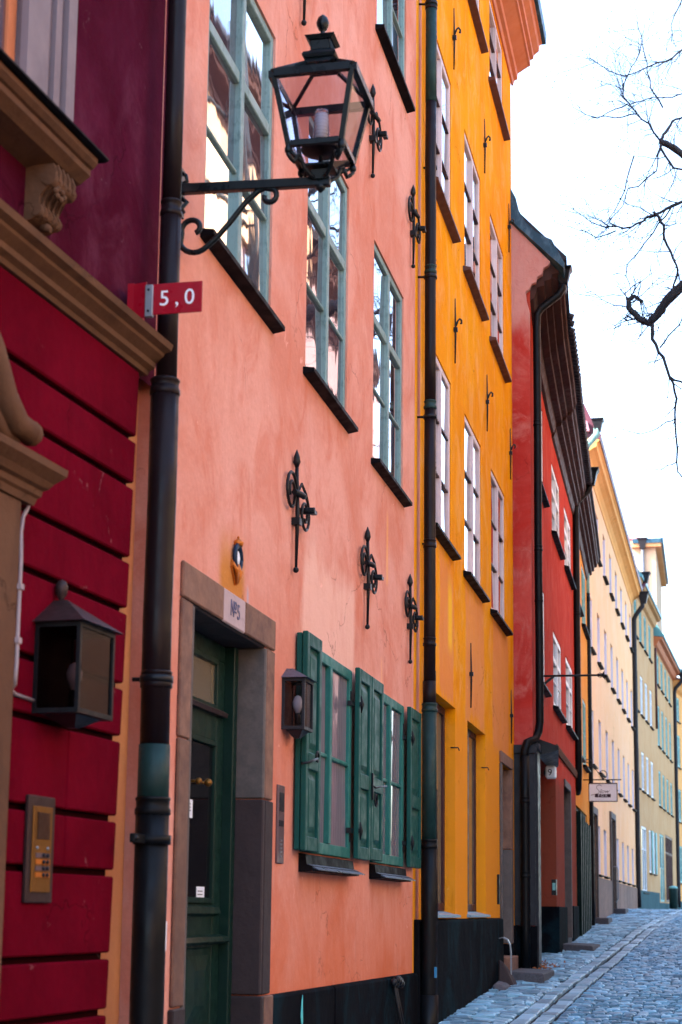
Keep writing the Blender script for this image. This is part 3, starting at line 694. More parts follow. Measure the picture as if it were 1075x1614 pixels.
# the crest and the wall bell panel, small lantern
cr_ = B.thing('wall_crest', 1.36, .0, 3.66, 'small gilded crest with a dark blue oval above the stone lintel', 'crest')
sh_ = MB()
for q in range(7):
    a = R(-48+16*q); sh_.tube([(.0, -.025, .0), (.10*math.sin(a), -.045, .07+.03*math.cos(a)), (.17*math.sin(a), -.02, .13+.03*math.cos(a))], [.008, .017, .014], 6)
sh_.prism_xz([(0, -.01), (.13, .12), (.12, .17), (-.12, .17), (-.13, .12)], -.02, 0)
sub(cr_, 'shell', sh_, 'gold')
sub(cr_, 'oval_band', MB().tube([(.095*math.cos(q*math.pi/8), -.03, .20+.10*math.sin(q*math.pi/8)) for q in range(17)], .022, 8), 'crest_blue')
sub(cr_, 'figure', MB().sphere((0, 0, 0), .05, 8), 'white_paint').matrix_local = Matrix.Translation((.01, -.02, .2)) @ Matrix.Diagonal((.8, .5, 1.3, 1))
cr_.scale = (.72, .72, .80)
sub(cr_, 'crown', MB().lathe((0, -.03, .295), [(.04, 0), (.05, .03), (.035, .045), (.01, .06)], 8).sphere((0, -.03, .365), .012, 6), 'gold')
bp = B.thing('bell_panel', 2.545, .0, 2.0, 'slim brownish-grey metal bell panel beside the stone doorway', 'intercom')
sub(bp, 'plate', MB().box(-.085, .085, -.016, 0, 0, .52), 'panel_grey', .004)
sub(bp, 'screen', MB().box(-.055, .06, -.021, -.0165, .345, .47), 'slate_frame', .003)
sub(bp, 'name_window', MB().box(-.06, .055, -.020, -.0165, .245, .285), 'ink')
for q in range(4): sub(bp, 'button', MB().box(-.03, .02, -.022, -.0165, .07+q*.025, .083+q*.025), 'alu')
sub(bp, 'lens', MB().sphere((-.005, -.016, .045), .007, 6), 'alu')
boxlamp(B, 2.56, .0, 2.90, .26, .16, .35, 'small dark wall lantern beside the open green shutter', 'small_lamp_glass', 'pipe_clad', 'slate_frame', True, .08, .025)

# iron wall anchors
def spiral(cx, cz, r, a0, turns, y=-.03, n=22, shrink=.35, sx=1):
    return [(cx+sx*(r*(1-(1-shrink)*i/n))*math.cos(a0+turns*2*math.pi*i/n), y, cz+(r*(1-(1-shrink)*i/n))*math.sin(a0+turns*2*math.pi*i/n)) for i in range(n+1)]
def make_anchor():
    e = empty('wall_anchor', (0, 0, 0), 0, 'x', 'wall anchor', 'black scrolled iron anchors on the pink wall')
    rod = MB().tube([(0, -.03, .02), (0, -.035, .4), (-.02, -.03, .74)], [.010, .016, .014], 8)
    rod.tube([(-.02, -.03, .74), (-.022, -.03, .78), (-.025, -.03, .82), (-.025, -.03, .87)], [.012, .028, .022, .003], 8)
    rod.sphere((0, -.03, .01), .022, 8); rod.box(-.035, .035, -.06, 0, .33, .38)
    sub(e, 'rod', rod, 'iron')
    sub(e, 'scroll', MB().tube(spiral(-.17, .53, .155, 0, 1.6, -.035), .012, 6), 'iron')
    sub(e, 'scroll', MB().tube([(0, -.03, .36), (.03, -.03, .58), (.09, -.04, .65), (.17, -.05, .60)]+spiral(.16, .44, .13, .9, -1.5, -.05), .011, 6), 'iron')
    sub(e, 'wedge', MB().tube([(-.16, -.05, .53), (.0, -.075, .54), (.03, -.075, .54)], .022, 6).tube([(.12, -.02, .46), (.13, -.13, .46)], .026, 6).box(.10, .22, -.125, -.085, .45, .475), 'iron')
    return e
anch = make_anchor(); first = True
for x, z, lab in ((2.78, 4.03, 'scrolled iron anchor nearest the door, lower row, above the bell panel'), (5.27, 4.05, 'scrolled iron anchor in the lower row above the middle shutters'),
             (7.33, 4.06, 'scrolled iron anchor in the lower row beside the downpipe'), (2.76, 8.14, 'iron anchor behind and above the big street lantern, cut by the top edge'),
             (5.33, 8.12, 'iron anchor just right of the street lantern'), (7.40, 8.10, 'iron anchor high on the pink wall beside the downpipe')):
    o = anch if first else copy_tree(anch); first = False
    o.location = B.w(x, 0, z); o.rotation_euler = (0, 0, B.rz); o['label'] = lab

# ------------------------------------------------------------------ downpipes
def pipe(H, name, label, secs, collars=(), brackets=(), hopper=None, group='downpipes on the house fronts'):
    """secs: (path, radius, material) in (s, out, z)"""
    s0, n0, z0 = secs[-1][0][-1]
    e = H.thing('downpipe', s0, 0, z0, label, 'downpipe', group)
    L = lambda p: (p[0]-s0, -p[1], p[2]-z0)
    def crook(p):
        out = []
        for a, b in zip(p, p[1:]):
            out.append(a); d = abs(b[2]-a[2])
            if d > 1.2:
                k = int(d/.6)
                out += [tuple(a[i]+(b[i]-a[i])*j/k+(random.uniform(-.004, .004) if i < 2 else 0) for i in range(3)) for j in range(1, k)]
        return out+[p[-1]]
    secs = [(crook(p), r, m) for p, r, m in secs]
    for path, r, m in secs: sub(e, 'pipe_section', MB().tube([L(p) for p in path], r, 14), m)
    for (s, n, z, r, m) in collars: sub(e, 'collar', MB().lathe(L((s, n, z)), [(r, 0), (r+.007, .006), (r+.007, .03), (r, .04), (r, .07), (r+.005, .075), (r+.005, .085), (r, .09)], 14), m)
    for (s, n, z, r) in brackets:
        b = MB().lathe(L((s, n, z)), [(r+.001, 0), (r+.010, 0), (r+.010, .035), (r+.001, .035)], 14).tube([L((s-.0, n, z+.018)), L((s-.02, 0, z+.018))], .012, 6)
        sub(e, 'bracket', b, 'iron')
    if hopper:
        s, n, z, w, h, m = hopper
        c = L((s, n, z)); hp = MB().loft([[(c[0]+ux*q, c[1]+uy*q, c[2]+zz) for ux, uy in ((-1, -1), (1, -1), (1, 1), (-1, 1))] for q, zz in ((w*.28, 0), (w*.36, h*.3), (w*.48, h*.75), (w*.62, h*.95), (w*.62, h))])
        sub(e, 'hopper', hp, m)
    return e
pipe(B, 'downpipe', 'tall dark downpipe between the crimson and salmon houses', [
    ([(-.37, .12, 16), (-.37, .12, 5.3)], .05, 'pipe_dark'), ([(-.37, .12, 5.3), (-.365, .12, 4.35)], .054, 'pipe_dark'),
    ([(-.385, .12, 4.35), (-.385, .12, 2.50)], .074, 'pipe_dark'), ([(-.385, .12, 2.5), (-.385, .12, 2.17)], .079, 'pipe_green'),
    ([(-.385, .12, 2.17), (-.385, .12, .2)], .084, 'pipe_black')],
    [(-.37, .12, 5.28, .052, 'pipe_dark'), (-.385, .12, 4.30, .072, 'pipe_dark'), (-.385, .12, 2.78, .075, 'pipe_dark'), (-.385, .12, 2.15, .083, 'pipe_black')], [(-.385, .12, 2.81, .075)])
pb = B.thing('pipe_clamp', -.62, .05, 2.03, 'black iron clamp arm holding the tall dark downpipe to the crimson wall', 'clamp')
sub(pb, 'arm', MB().box(-.02, .22, -.07, -.045, -.022, .022), 'pipe_black', .004); sub(pb, 'bolt', MB().sphere((.0, -.07, 0), .016, 8).sphere((.16, -.075, 0), .018, 8), 'iron')
sub(pb, 'ring', MB().lathe((.235, -.07, -.022), [(.085, 0), (.095, 0), (.095, .045), (.085, .045)], 16), 'pipe_black')
st_ = B.thing('sticker', -.30, .20, 1.56, 'torn pale sticker on the lower black part of the downpipe', 'sticker')
sub(st_, 'sticker', MB().loft([[(.07*math.sin(t)-.085+.005, .08-.0865*math.cos(t)-.0, zz+.01*math.sin(t*9+zz*20)) for t in (-.1, .1, .3, .5)] for zz in (-.06, 0, .07)], False, False, False), 'paper')
pipe(B, 'downpipe', 'dark copper downpipe with green sections between the pink and yellow houses', [
    ([(7.86, .13, 16), (7.86, .13, 11.2)], .058, 'pipe_dark'), ([(7.86, .13, 11.2), (7.86, .13, 10.1)], .06, 'pipe_green'), ([(7.86, .13, 10.1), (7.86, .13, 6.75)], .058, 'pipe_dark'),
    ([(7.86, .13, 6.75), (7.86, .13, 3.95)], .06, 'pipe_dark'), ([(7.86, .13, 3.95), (7.86, .13, 3.68)], .066, 'pipe_dark'), ([(7.86, .13, 3.68), (7.86, .13, 2.35)], .073, 'pipe_green'), ([(7.86, .13, 2.35), (7.86, .13, .3)], .08, 'pipe_black'), ([(7.86, .13, .9), (7.86, .13, .3)], .095, 'pipe_black')],
    [(7.86, .13, 11.15, .058, 'pipe_dark'), (7.86, .13, 8.2, .058, 'pipe_green'), (7.86, .13, 6.75, .06, 'pipe_green'), (7.86, .13, 5.3, .06, 'pipe_dark'), (7.86, .13, 4.3, .06, 'pipe_dark'), (7.86, .13, 3.64, .072, 'pipe_green'), (7.86, .13, 2.3, .079, 'pipe_black')],
    [(7.86, .13, 11.2, .058), (7.86, .13, 8.15, .058), (7.86, .13, 6.65, .06)])
bt = B.thing('blue_tag', 7.72, .21, 1.12, 'tiny blue tag stuck to the foot of the copper downpipe', 'tag')
sub(bt, 'tag', MB().box(-.02, .02, -.02, 0, -.05, .05), 'blue_tag')

# bracket lantern ------------------------------------------------------------
bl = B.thing('street_lantern', .13, 0, 5.67, 'black glazed street lantern on a scrolled wall bracket', 'street lamp')
AL = .86
br = sub(bl, 'bracket_arm', MB().loft([[(-.022, .01, -.028), (.022, .01, -.028), (.022, .01, .028), (-.022, .01, .028)], [(-.022, -AL, -.055), (.022, -AL, -.055), (.022, -AL, -.005), (-.022, -AL, -.005)]]), 'lamp_black', .004)
pp = lambda p: (0, -p[0], p[1])
import cmath
def arc(cx, cz, r, a0, a1, n=18, r2=None): return [(cx+(r+((r2 or r)-r)*i/n)*math.cos(R(a0+(a1-a0)*i/n)), cz+(r+((r2 or r)-r)*i/n)*math.sin(R(a0+(a1-a0)*i/n))) for i in range(n+1)]
c1 = arc(.075, -.235, .035, 250, -20, 12, .045) + arc(.085, -.225, .085, 60, 178, 10, .08)[0:] 
low = arc(.095, -.245, .03, 200, 480, 14, .05)[::-1]
path = arc(.08, -.24, .028, -60, 200, 14, .07) + arc(.085, -.285, .085, 195, 320, 8, .10) + [(.22, -.30), (.30, -.21), (.38, -.11), (.45, -.05), (.49, -.035), (.53, -.045)] + arc(.515, -.085, .045, 60, -190, 12, .028)
sc_ = sub(bl, 'scroll', MB().tube([pp((max(.01, a), b)) for a, b in path], .0165, 8), 'lamp_black')
sub(bl, 'wall_hook', MB().tube([(0, 0, .10), (0, -.03, .08), (.01, -.035, .05), (0, -.01, .03)], .012, 6).tube([(0, 0, -.05), (0, -.04, -.08), (.0, -.01, -.11), (0, -.02, -.14)], .014, 6).box(-.04, .04, -.012, .0, -.16, .12), 'lamp_black')
LX = AL-.055; lb = -.0                                   # lantern centre
cx_ = (0, -LX, lb)
hb, ht = .148, .228
zb, zt = .135, .505
lf = MB()
for ux, uy in ((-1, -1), (1, -1), (1, 1), (-1, 1)):
    p0 = Vector((ux*hb, -LX+uy*hb, zb)); p1 = Vector((ux*(ht-.012), -LX+uy*(ht-.012), zt))
    lf.loft([[(p.x+dx*.014, p.y+dy*.014, p.z) for dx, dy in ((-1, -1), (1, -1), (1, 1), (-1, 1))] for p in (p0, p1)])
    lf.lathe((p0.x, p0.y, p0.z-.03), [(.012, -.02), (.02, -.01), (.02, .01), (.012, .02), (.018, .03)], 8)
    q0 = Vector((ux*hb, -LX+uy*hb, zb-.02))
def ring(h, z0, z1, w):
    for sgn in (-1, 1):
        lf.box(-h, h, -LX+sgn*h-w/2, -LX+sgn*h+w/2, z0, z1); lf.box(sgn*h-w/2, sgn*h+w/2, -LX-h+w/2, -LX+h-w/2, z0, z1)
ring(hb, zb-.012, zb+.018, .03); ring(ht, zt-.012, zt+.03, .036)
sub(bl, 'frame', lf, 'lamp_black')
for k in range(4):
    a = k*math.pi/2; ca, sa = math.cos(a), math.sin(a); rot = lambda x, y, z: (x*ca-y*sa, -LX+x*sa+y*ca, z)
    sub(bl, 'pane', MB().quad(rot(-hb+.012, -hb, zb+.015), rot(hb-.012, -hb, zb+.015), rot(ht-.026, -ht+.014, zt-.01), rot(-ht+.026, -ht+.014, zt-.01)), 'lamp_glass')
    sub(bl, 'roof_pane', MB().quad(rot(-ht+.02, -ht+.012, zt+.03), rot(ht-.02, -ht+.012, zt+.03), rot(.075, -.075, zt+.135), rot(-.075, -.075, zt+.135)), 'lamp_glass')
    sub(bl, 'base_pane', MB().quad(rot(-hb+.02, -hb+.01, zb-.012), rot(hb-.02, -hb+.01, zb-.012), rot(.075, -.075, zb-.085), rot(-.075, -.075, zb-.085)), 'lamp_glass')
for ux, uy in ((-1, -1), (1, -1), (1, 1), (-1, 1)):
    sub(bl, 'hip_rib', MB().tube([(ux*ht, -LX+uy*ht, zt+.025), (ux*.075, -LX+uy*.075, zt+.14)], .013, 6), 'lamp_black')
    sub(bl, 'base_rib', MB().tube([(ux*hb, -LX+uy*hb, zb-.025), (ux*.075, -LX+uy*.075, zb-.088)], .010, 6), 'lamp_black')
sub(bl, 'base_plate', MB().frustum((0, -LX, 0), .08, .078, zb-.095, zb-.083), 'lamp_black')
zt += .012
cap = MB().frustum((0, -LX, 0), .085, .075, zt+.125, zt+.155).frustum((0, -LX, 0), .088, .096, zt+.155, zt+.17).frustum((0, -LX, 0), .096, .088, zt+.17, zt+.19)
zt -= .045
cap.frustum((0, -LX, 0), .075, .052, zt+.235, zt+.262).frustum((0, -LX, 0), .05, .055, zt+.262, zt+.315).frustum((0, -LX, 0), .064, .084, zt+.315, zt+.335).frustum((0, -LX, 0), .084, .03, zt+.335, zt+.36)
for k in range(20):
    for sgn in (-1, 1): cap.box(-.05+k*.005, -.0475+k*.005, -LX+sgn*.056-.002, -LX+sgn*.056+.002, zt+.266, zt+.312)
sub(bl, 'chimney_cap', cap, 'lamp_black', .003)
sub(bl, 'finial', MB().lathe((0, -LX, zt+.36), [(.028, 0), (.016, .012), (.012, .03), (.022, .04), (.034, .065), (.036, .085), (.028, .11), (.01, .128), (.002, .132)], 14), 'lamp_black')
for ux, uy in ((-1, -1), (1, -1), (1, 1), (-1, 1)):
    sub(bl, 'scroll_foot', MB().tube([(ux*a*.9, -LX+uy*a*.9, z) for a, z in ((.155, .105), (.165, .08), (.15, .06), (.135, .045), (.125, .07), (.115, .092), (.10, .08), (.085, .03), (.05, -.005), (.02, -.01))], .0125, 6), 'lamp_black')
sub(bl, 'socket', MB().frustum((0, -LX, 0), .035, .045, -.02, .03).lathe((0, -LX, -.09), [(.003, 0), (.025, .02), (.03, .035), (.02, .05), (.03, .07)], 10).lathe((0, -LX, .03), [(.012, 0), (.012, .10), (.03, .12), (.03, .14)], 8), 'lamp_black')
sub(bl, 'burner', MB().lathe((0, -LX, zb-.01), [(.02, 0), (.10, .02), (.115, .035), (.10, .055), (.06, .07), (.05, .085)], 14), 'slate_frame')
bb = MB()
for q in range(9): bb.lathe((0, -LX, zb+.065+q*.021), [(.046-.0012*q, 0), (.049-.0012*q, .0105), (.046-.0012*q, .0207)], 14)
sub(bl, 'bulb_tube', bb, 'bulb')
sub(bl, 'bulb_core', MB().lathe((0, -LX, zb+.065), [(.036, 0), (.036, .16), (.004, .17)], 10), 'lamp_white')

# red "5,0" clearance sign
sg = B.thing('clearance_sign', -.66, .04, 4.60, 'small red flag sign reading 5,0 beside the tall downpipe', 'sign')
sub(sg, 'wall_plate', MB().box(-.05, .12, -.012, .02, -.05, .19), 'sign_red')
sub(sg, 'flange', MB().loft([[(-.05, -.012, z), (-.068, -.085, z), (-.062, -.085, z), (-.044, -.012, z)] for z in (.0, .185)]), 'sign_red')
sub(sg, 'mounting_strip', MB().box(-.076, -.050, -.122, -.08, .0, .168), 'alu', .004)
pl_ = sub(sg, 'flag_plate', MB().box(-.064, -.056, -.375, -.115, .012, .172), 'sign_red', .002)
sub(sg, 'screw', MB().sphere((-.077, -.10, .14), .007, 6), 'ink')
sub(sg, 'screw', MB().sphere((-.077, -.10, .03), .007, 6), 'ink')
lt = link('lettering', text_mesh('5,0', .112, 'white_paint', .001, 0, 1.45), sg)
lt.matrix_local = Matrix.Translation((-.0655, -.245, .09)) @ Matrix.Rotation(R(-90), 4, 'Z') @ Matrix.Rotation(R(90), 4, 'X')

# ================================================================== C: golden yellow house
Y = House(-2.8, 16.02, -.2, 'tall golden yellow house between the two dark downpipes and the red house')
cols3 = ((.85, 2.30), (3.44, 4.98), (6.03, 7.66))
yo = []
for c, d in ((5.76, 7.76), (9.62, 11.5), (13.5, 14.85)): yo += [(a, b, c, d) for a, b in cols3]
gops = [(1.05, 2.66, 1.67, 4.0, .15), (3.66, 5.34, 1.67, 3.98, .15), (7.0, 8.15, -.2, 3.78, .32)]
Y.part('wall', wall_mb(-.17, 8.78, -.4, 15.45, yo+gops, .07, 9), 'yellow')
for a, b, c, d in yo: window(Y, a, b, c, d, .012, 'white_frame', 'pane_sky', .075, .05, None, (1/3, 2/3), .024, 'flashing' if c < 9 else 'brown_sill', .10, .14, .03, barmat='brown_frame')
def profpath(H, secs, prof, mat, name, parent=None):
    """profile in (out fraction, dz) swept along (s, n, z) stations"""
    mb = MB().loft([[(s, -n*u, z+dz) for u, dz in prof] for s, n, z in secs])
    return H.part(name, mb, mat, 0, parent)
cp = [(0, -.25), (.06, -.25), (.10, -.17), (.2, -.15), (.22, -.05), (.55, .05), (.62, .06), (.62, .16), (.72, .18), (.74, .24), (.9, .30), (.93, .40), (1, .42), (1, .52), (0, .60)]
ec = profpath(Y, [(-.17, .50, 15.15), (8.88, .50, 15.15)], cp, 'rust_cornice', 'cornice')
profpath(Y, [(-.17, .56, 15.15), (8.93, .56, 15.15)], [(.86, .44), (1, .44), (1.02, .60), (0, .68), (0, .612), (.88, .535)], 'roof_metal', 'eave_gutter', ec)
Y.part('roof', MB().extr_x([(-.3, 15.8), (4.5, 19), (9, 15.5)], -.17, 8.75), 'tile')
for a, b in ((1.05, 2.66), (3.66, 5.34)):
    w_ = window(Y, a, b, 1.70, 4.0, .12, 'brown_frame', 'pane_shop', .09, .10, None, (), sill=None, cols=2)
    Y.part('sill_stone', MB().extr_x([(.14, 1.70), (-.05, 1.655), (-.05, 1.63), (.14, 1.63)], a-.06, b+.10), 'kerb', 0, w_)
    Y.part('stay_hook', MB().tube([(b-.02, .05, 3.55), (b+.02, -.03, 3.55), (b+.04, -.04, 3.52)], .008, 6), 'iron', 0, w_)
ydr = Y.part('door', MB().box(7.0, 8.15, .30, .36, -.2, 3.78), 'brown_frame')
ysr = Y.part('door_surround', MB().box(6.86, 6.998, -.03, .0, .7, 3.75), 'grey_stone', .006)
def yst(*a): Y.part('stone', MB().box(*a[:6]), a[6], .006, ysr)
yst(6.86, 8.30, -.034, .0, 3.76, 3.92, 'jamb_stone'); yst(8.152, 8.30, -.03, 0, 2.6, 3.752, 'jamb_stone'); yst(8.152, 8.30, -.03, 0, 1.25, 2.592, 'grey_stone')
yst(8.09, 8.151, -.026, .22, 2.6, 3.752, 'jamb_stone'); yst(8.09, 8.151, -.028, .22, 1.25, 2.592, 'grey_stone'); yst(8.085, 8.31, -.04, .30, -.2, 1.242, 'black_plinth')
Y.part('panel', MB().box(7.15, 7.9, .28, .30, 1.2, 3.5), 'slate_frame', .004, ydr)
Y.part('plinth', MB().loft([[(-.1, -.07, -.3), (6.84, -.07, -.3), (6.84, -.05, 1.60), (-.1, -.05, 1.60)], [(-.1, 0, -.3), (6.84, 0, -.3), (6.84, 0, 1.62), (-.1, 0, 1.62)]]), 'black_plinth', .01)
Y.part('plinth', MB().box(8.33, 8.76, -.05, 0, -.3, 1.50), 'black_plinth', .008)
Y.part('vent_plate', MB().box(6.55, 6.62, -.03, 0, 1.8, 2.2), 'iron')
# second, slimmer pipe
pipe(Y, 'downpipe', 'slim black downpipe just right of the copper one', [([(.33, .10, 15.2), (.33, .10, 4.1)], .034, 'pipe_black'), ([(.33, .10, 4.1), (.33, .10, 2.9)], .045, 'pipe_black'), ([(.35, .10, 2.9), (.37, .10, .3)], .06, 'pipe_black')],
     [(.33, .10, 11.0, .036, 'pipe_black'), (.33, .10, 8.4, .036, 'pipe_black'), (.33, .10, 6.2, .036, 'pipe_black'), (.33, .10, 3.6, .046, 'pipe_black')], [(.33, .10, 9.5, .036), (.33, .10, 5.4, .036)])
def make_tie():
    e = empty('tie_rod', (0, 0, 0), 0, 'x', 'wall anchor', 'thin black tie rods on the yellow wall')
    sub(e, 'rod', MB().tube([(0, -.02, 0), (0, -.025, .35), (.0, -.02, .80)], [.008, .013, .006], 6), 'iron')
    sub(e, 'curl', MB().tube([(0, -.03, .46), (.02, -.05, .53), (.04, -.07, .56), (.08, -.085, .555), (.09, -.085, .52), (.06, -.08, .51)], .012, 6), 'iron')
    sub(e, 'wedge', MB().box(-.018, .024, -.05, -.004, .39, .44), 'iron')
    return e
tie = make_tie(); first = True
for x, z, lab in ((2.40, 11.75, 'thin tie rod with a curl, highest and nearest on the yellow wall'), (5.30, 11.75, 'thin tie rod high on the yellow wall, in the middle column'), (8.24, 11.8, 'thin tie rod high at the far edge of the yellow wall'),
             (2.50, 8.08, 'tie rod between the upper and lower windows beside the slim pipe'), (5.48, 8.12, 'tie rod midway up the yellow wall, in the middle column'), (8.28, 8.18, 'tie rod midway up the far edge of the yellow wall'),
             (3.83, 4.15, 'low tie rod above the second ground-floor opening of the yellow wall'), (8.20, 4.15, 'low tie rod above the stone-framed door of the yellow house')):
    o = tie if first else copy_tree(tie); first = False
    o.location = Y.w(x, 0, z); o.rotation_euler = (0, 0, Y.rz); o['label'] = lab
    if z < 5:
        for ch in list(o.children):
            if ch.name.startswith('curl'): bpy.data.objects.remove(ch)
stp = Y.thing('door_step', 7.45, .12, gz(23.4), 'worn granite block step at the yellow house door', 'step')
sub(stp, 'slab', MB().loft([[(-.75, -.50, -.05), (.72, -.52, -.05), (.72, 0, -.05), (-.75, .05, -.05)], [(-.73, -.48, .10), (.70, -.50, .105), (.70, 0, .12), (-.73, .05, .115)]]), 'step', .015)
sub(stp, 'threshold', MB().box(-.35, .6, .0, .38, -.05, .30), 'jamb_stone', .015)
gd = Y.thing('corner_guard', 6.35, .05, gz(22.4), 'bent grey metal bar arching out of the black plinth by the door step', 'guard bar')
sub(gd, 'bar', MB().loft([[(x0-.0, y, z) for x0, y, z in ((-.05, a, b), (.05, a, b), (.05, a+.012, b-.012), (-.05, a+.012, b-.012))] for a, b in ((.02, .60), (-.06, .62), (-.12, .59), (-.155, .52), (-.165, .4), (-.165, .02))]), 'alu')
gs = Y.thing('guard_stone', 5.6, .07, gz(21.7), 'low dark guard stone at the foot of the black plinth', 'guard stone')
sub(gs, 'stone', MB().loft([[(-.30, -.02, -.05), (.28, -.02, -.05), (.25, -.24, -.05), (-.25, -.20, -.05)], [(-.26, -.01, .07), (.22, -.01, .10), (.2, -.18, .06), (-.2, -.15, .05)]]), 'step', .03)
gs2 = Y.thing('wheel_guard', 6.25, .07, gz(22.3), 'slanting dark stone block under the bent metal bar', 'guard stone')
sub(gs2, 'block', MB().loft([[(-.2, 0, -.05), (.28, 0, -.05), (.28, -.24, -.05), (-.15, -.22, -.05)], [(-.15, 0, .34), (.1, 0, .30), (.1, -.07, .26), (-.12, -.06, .3)]]), 'dark_stone', .02)
lv = MB()
for q in range(60):
    x, y_ = random.gauss(-2.42, .10), random.gauss(25.3, .35); z = gz(y_)+random.uniform(.01, .09); a = random.uniform(0, 6.28); s_ = random.uniform(.03, .06)
    lv.quad((x, y_, z), (x+s_*math.cos(a), y_+s_*math.sin(a), z+random.uniform(-.02, .04)), (x+s_*1.3*math.cos(a+.5), y_+s_*1.3*math.sin(a+.5), z+random.uniform(-.02, .05)), (x+s_*.7*math.cos(a+1.1), y_+s_*.7*math.sin(a+1.1), z))
tag(link('dry_leaves', lv.mesh('dry_leaves', 'leaf')), 'small drift of dry orange leaves beside the door step', 'leaves', kind='stuff')

# ================================================================== D: red house
D = House(-2.55, 24.85, -.93, 'brick red house with a brown moulded cornice and bell-shaped roof end')
dw = [(1.0, 2.30, 8.53, 10.1), (4.2, 6.2, 8.45, 9.75), (7.5, 9.5, 8.5, 9.75), (1.0, 2.35, 5.30, 6.95), (4.2, 6.25, 5.30, 6.66), (7.5, 9.6, 5.32, 6.7)]
dops = dw+[(.55, 4.5, -.2, 4.1, .55), (6.6, 8.3, -.2, 4.2, .30)]
D.part('corner_panel', MB().box(-.13, -.102, -.03, .4, 1.5, 4.05).box(-.16, -.102, -.06, .4, 4.05, 4.18), 'slate_frame', .006)
D.part('plinth', MB().box(-.15, -.102, -.05, .4, -.3, 1.495), 'black_plinth')
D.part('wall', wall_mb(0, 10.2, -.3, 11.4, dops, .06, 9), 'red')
for a, b, c, d in dw: window(D, a, b, c, d, .01, 'cool_white', 'pane_sky', .10, .09, 2/3, (1/3,), .03, 'flashing', .10, .15, .03)
# side wall facing the camera with the cove at the top
dl = lambda X, z: (D.inn.dot(Vector((X, 24.85, 0))-D.o), z)
prf = [(.6, -.3), (.0, -.3), (.0, 11.0), (.05, 11.20), (.06, 11.33), (.0, 11.37), (-.03, 11.45), (-.10, 11.47), (-.12, 11.56), (-.20, 11.60), (-.22, 11.70), (-.30, 11.74), (-.33, 11.80), (.25, 12.46), (.6, 12.85), (4, 15.5), (4, 11)]
gm = MB().loft([[(-.10, y, z) for y, z in prf], [(-.004, y, z) for y, z in prf]])
D.part('gable_wall', gm, 'gable', .01)
rt = [(-.54, 11.66), (-.555, 11.74), (-.36, 12.14), (-.25, 12.20), (-.12, 12.28), (.05, 12.46), (.15, 12.66), (.20, 12.88), (.5, 13.5), (4.2, 16.2), (4.2, 15.6), (.6, 12.87), (.25, 12.475)]
D.part('roof_verge', MB().loft([[(-.16, y, z) for y, z in rt], [(.35, y, z-.25) for y, z in rt]]), 'roof_metal')
ev = [(0, .53, 11.45), (.6, .52, 11.0), (1.3, .51, 10.72), (3, .50, 10.52), (4.3, .46, 10.50), (6.2, .42, 10.48), (8, .38, 10.46), (10.2, .33, 10.46)]
dcp = [(0, -.22), (.1, -.2), (.18, -.1), (.2, -.02), (.42, .0), (.44, .08), (.62, .10), (.64, .18), (.86, .20), (.88, .28), (.97, .30), (1, .36), (1, .40), (0, .5)]
dc = profpath(D, [e for e in ev[:5]], dcp, 'brown_cornice', 'cornice')
profpath(D, [(s, n-.03, z-.06) for s, n, z in ev[4:]], dcp, 'brown_cornice', 'cornice')
# roof plane from the eave and tile edge
D.part('roof', MB().loft([[(s, -n-.05, z+.42), (s, -n-.05, z+.46), (s, .3, z+1.6 if s > .5 else z+1.4), (s, 4.5, 15.5), (s, 4.5, 11), (s, 0, z+.3)] for s, n, z in ev]), 'tile')
tl = MB(); 
for q in range(60):
    s = 1.0+q*.155
    for (a, b) in zip(ev, ev[1:]):
        if a[0] <= s <= b[0]:
            t = (s-a[0])/(b[0]-a[0]); n = a[1]+(b[1]-a[1])*t; z = a[2]+(b[2]-a[2])*t
    tl.tube([(s, -n-.10, z+.42+random.uniform(-.01, .01)), (s, -n+.15, z+.52)], .055, 6)
to = D.part('eave_tile', tl, 'tile'); to['kind'] = 'stuff'
# recessed shop front on the ground floor
sf = D.part('shop_front', MB().box(.55, .85, .40, .52, .8, 4.1).box(2.3, 2.55, .40, .52, .8, 4.1).box(.85, 2.3, .40, .52, 3.7, 4.1).box(2.55, 4.4, .42, .52, -.2, 1.7), 'slate_frame', .01)
D.part('pane', MB().quad((.85, .46, .8), (2.3, .46, .8), (2.3, .46, 3.7), (.85, .46, 3.7)), 'pane_dark', 0, sf)
D.part('pane', MB().quad((2.55, .46, 1.7), (4.48, .46, 1.7), (4.48, .46, 4.08), (2.55, .46, 4.08)), 'pane_dark', 0, sf)
D.part('pilaster', MB().box(.02, .5, -.06, -.001, -.3, 4.12).box(-.02, .53, -.09, -.002, 4.12, 4.22), 'slate_frame', .01, sf)
D.part('canopy', MB().loft([[(.52, -.02, 4.08), (.52, -.34, 4.16), (.52, -.34, 4.22), (.52, -.02, 4.34)], [(3.0, -.02, 4.06), (3.0, -.16, 4.12), (3.0, -.16, 4.17), (3.0, -.02, 4.26)]]), 'iron', 0, sf)
D.part('plinth', MB().box(4.52, 6.58, -.05, 0, -.3, 1.80), 'black_plinth', .01); D.part('plinth', MB().box(8.32, 10.15, -.05, 0, -.3, 1.83), 'black_plinth', .01)
D.part('plinth', MB().box(4.44, 4.50, -.045, .5, -.3, 1.80), 'black_plinth')
D.part('band_course', MB().extr_x([(0, 4.50), (-.035, 4.50), (-.05, 4.6), (-.03, 4.66), (0, 4.66)], 4.6, 10.2), 'ochre_stone')
dd = D.part('door', MB().box(6.6, 8.3, .25, .31, .9, 4.2), 'slate_frame'); dsd = D.part('door_surround', MB().box(8.16, 8.299, -.03, .25, 1.2, 4.18), 'grey_stone', .006); D.part('lintel', MB().box(6.6, 8.158, -.03, .0, 4.06, 4.2), 'grey_stone', .006, dsd)
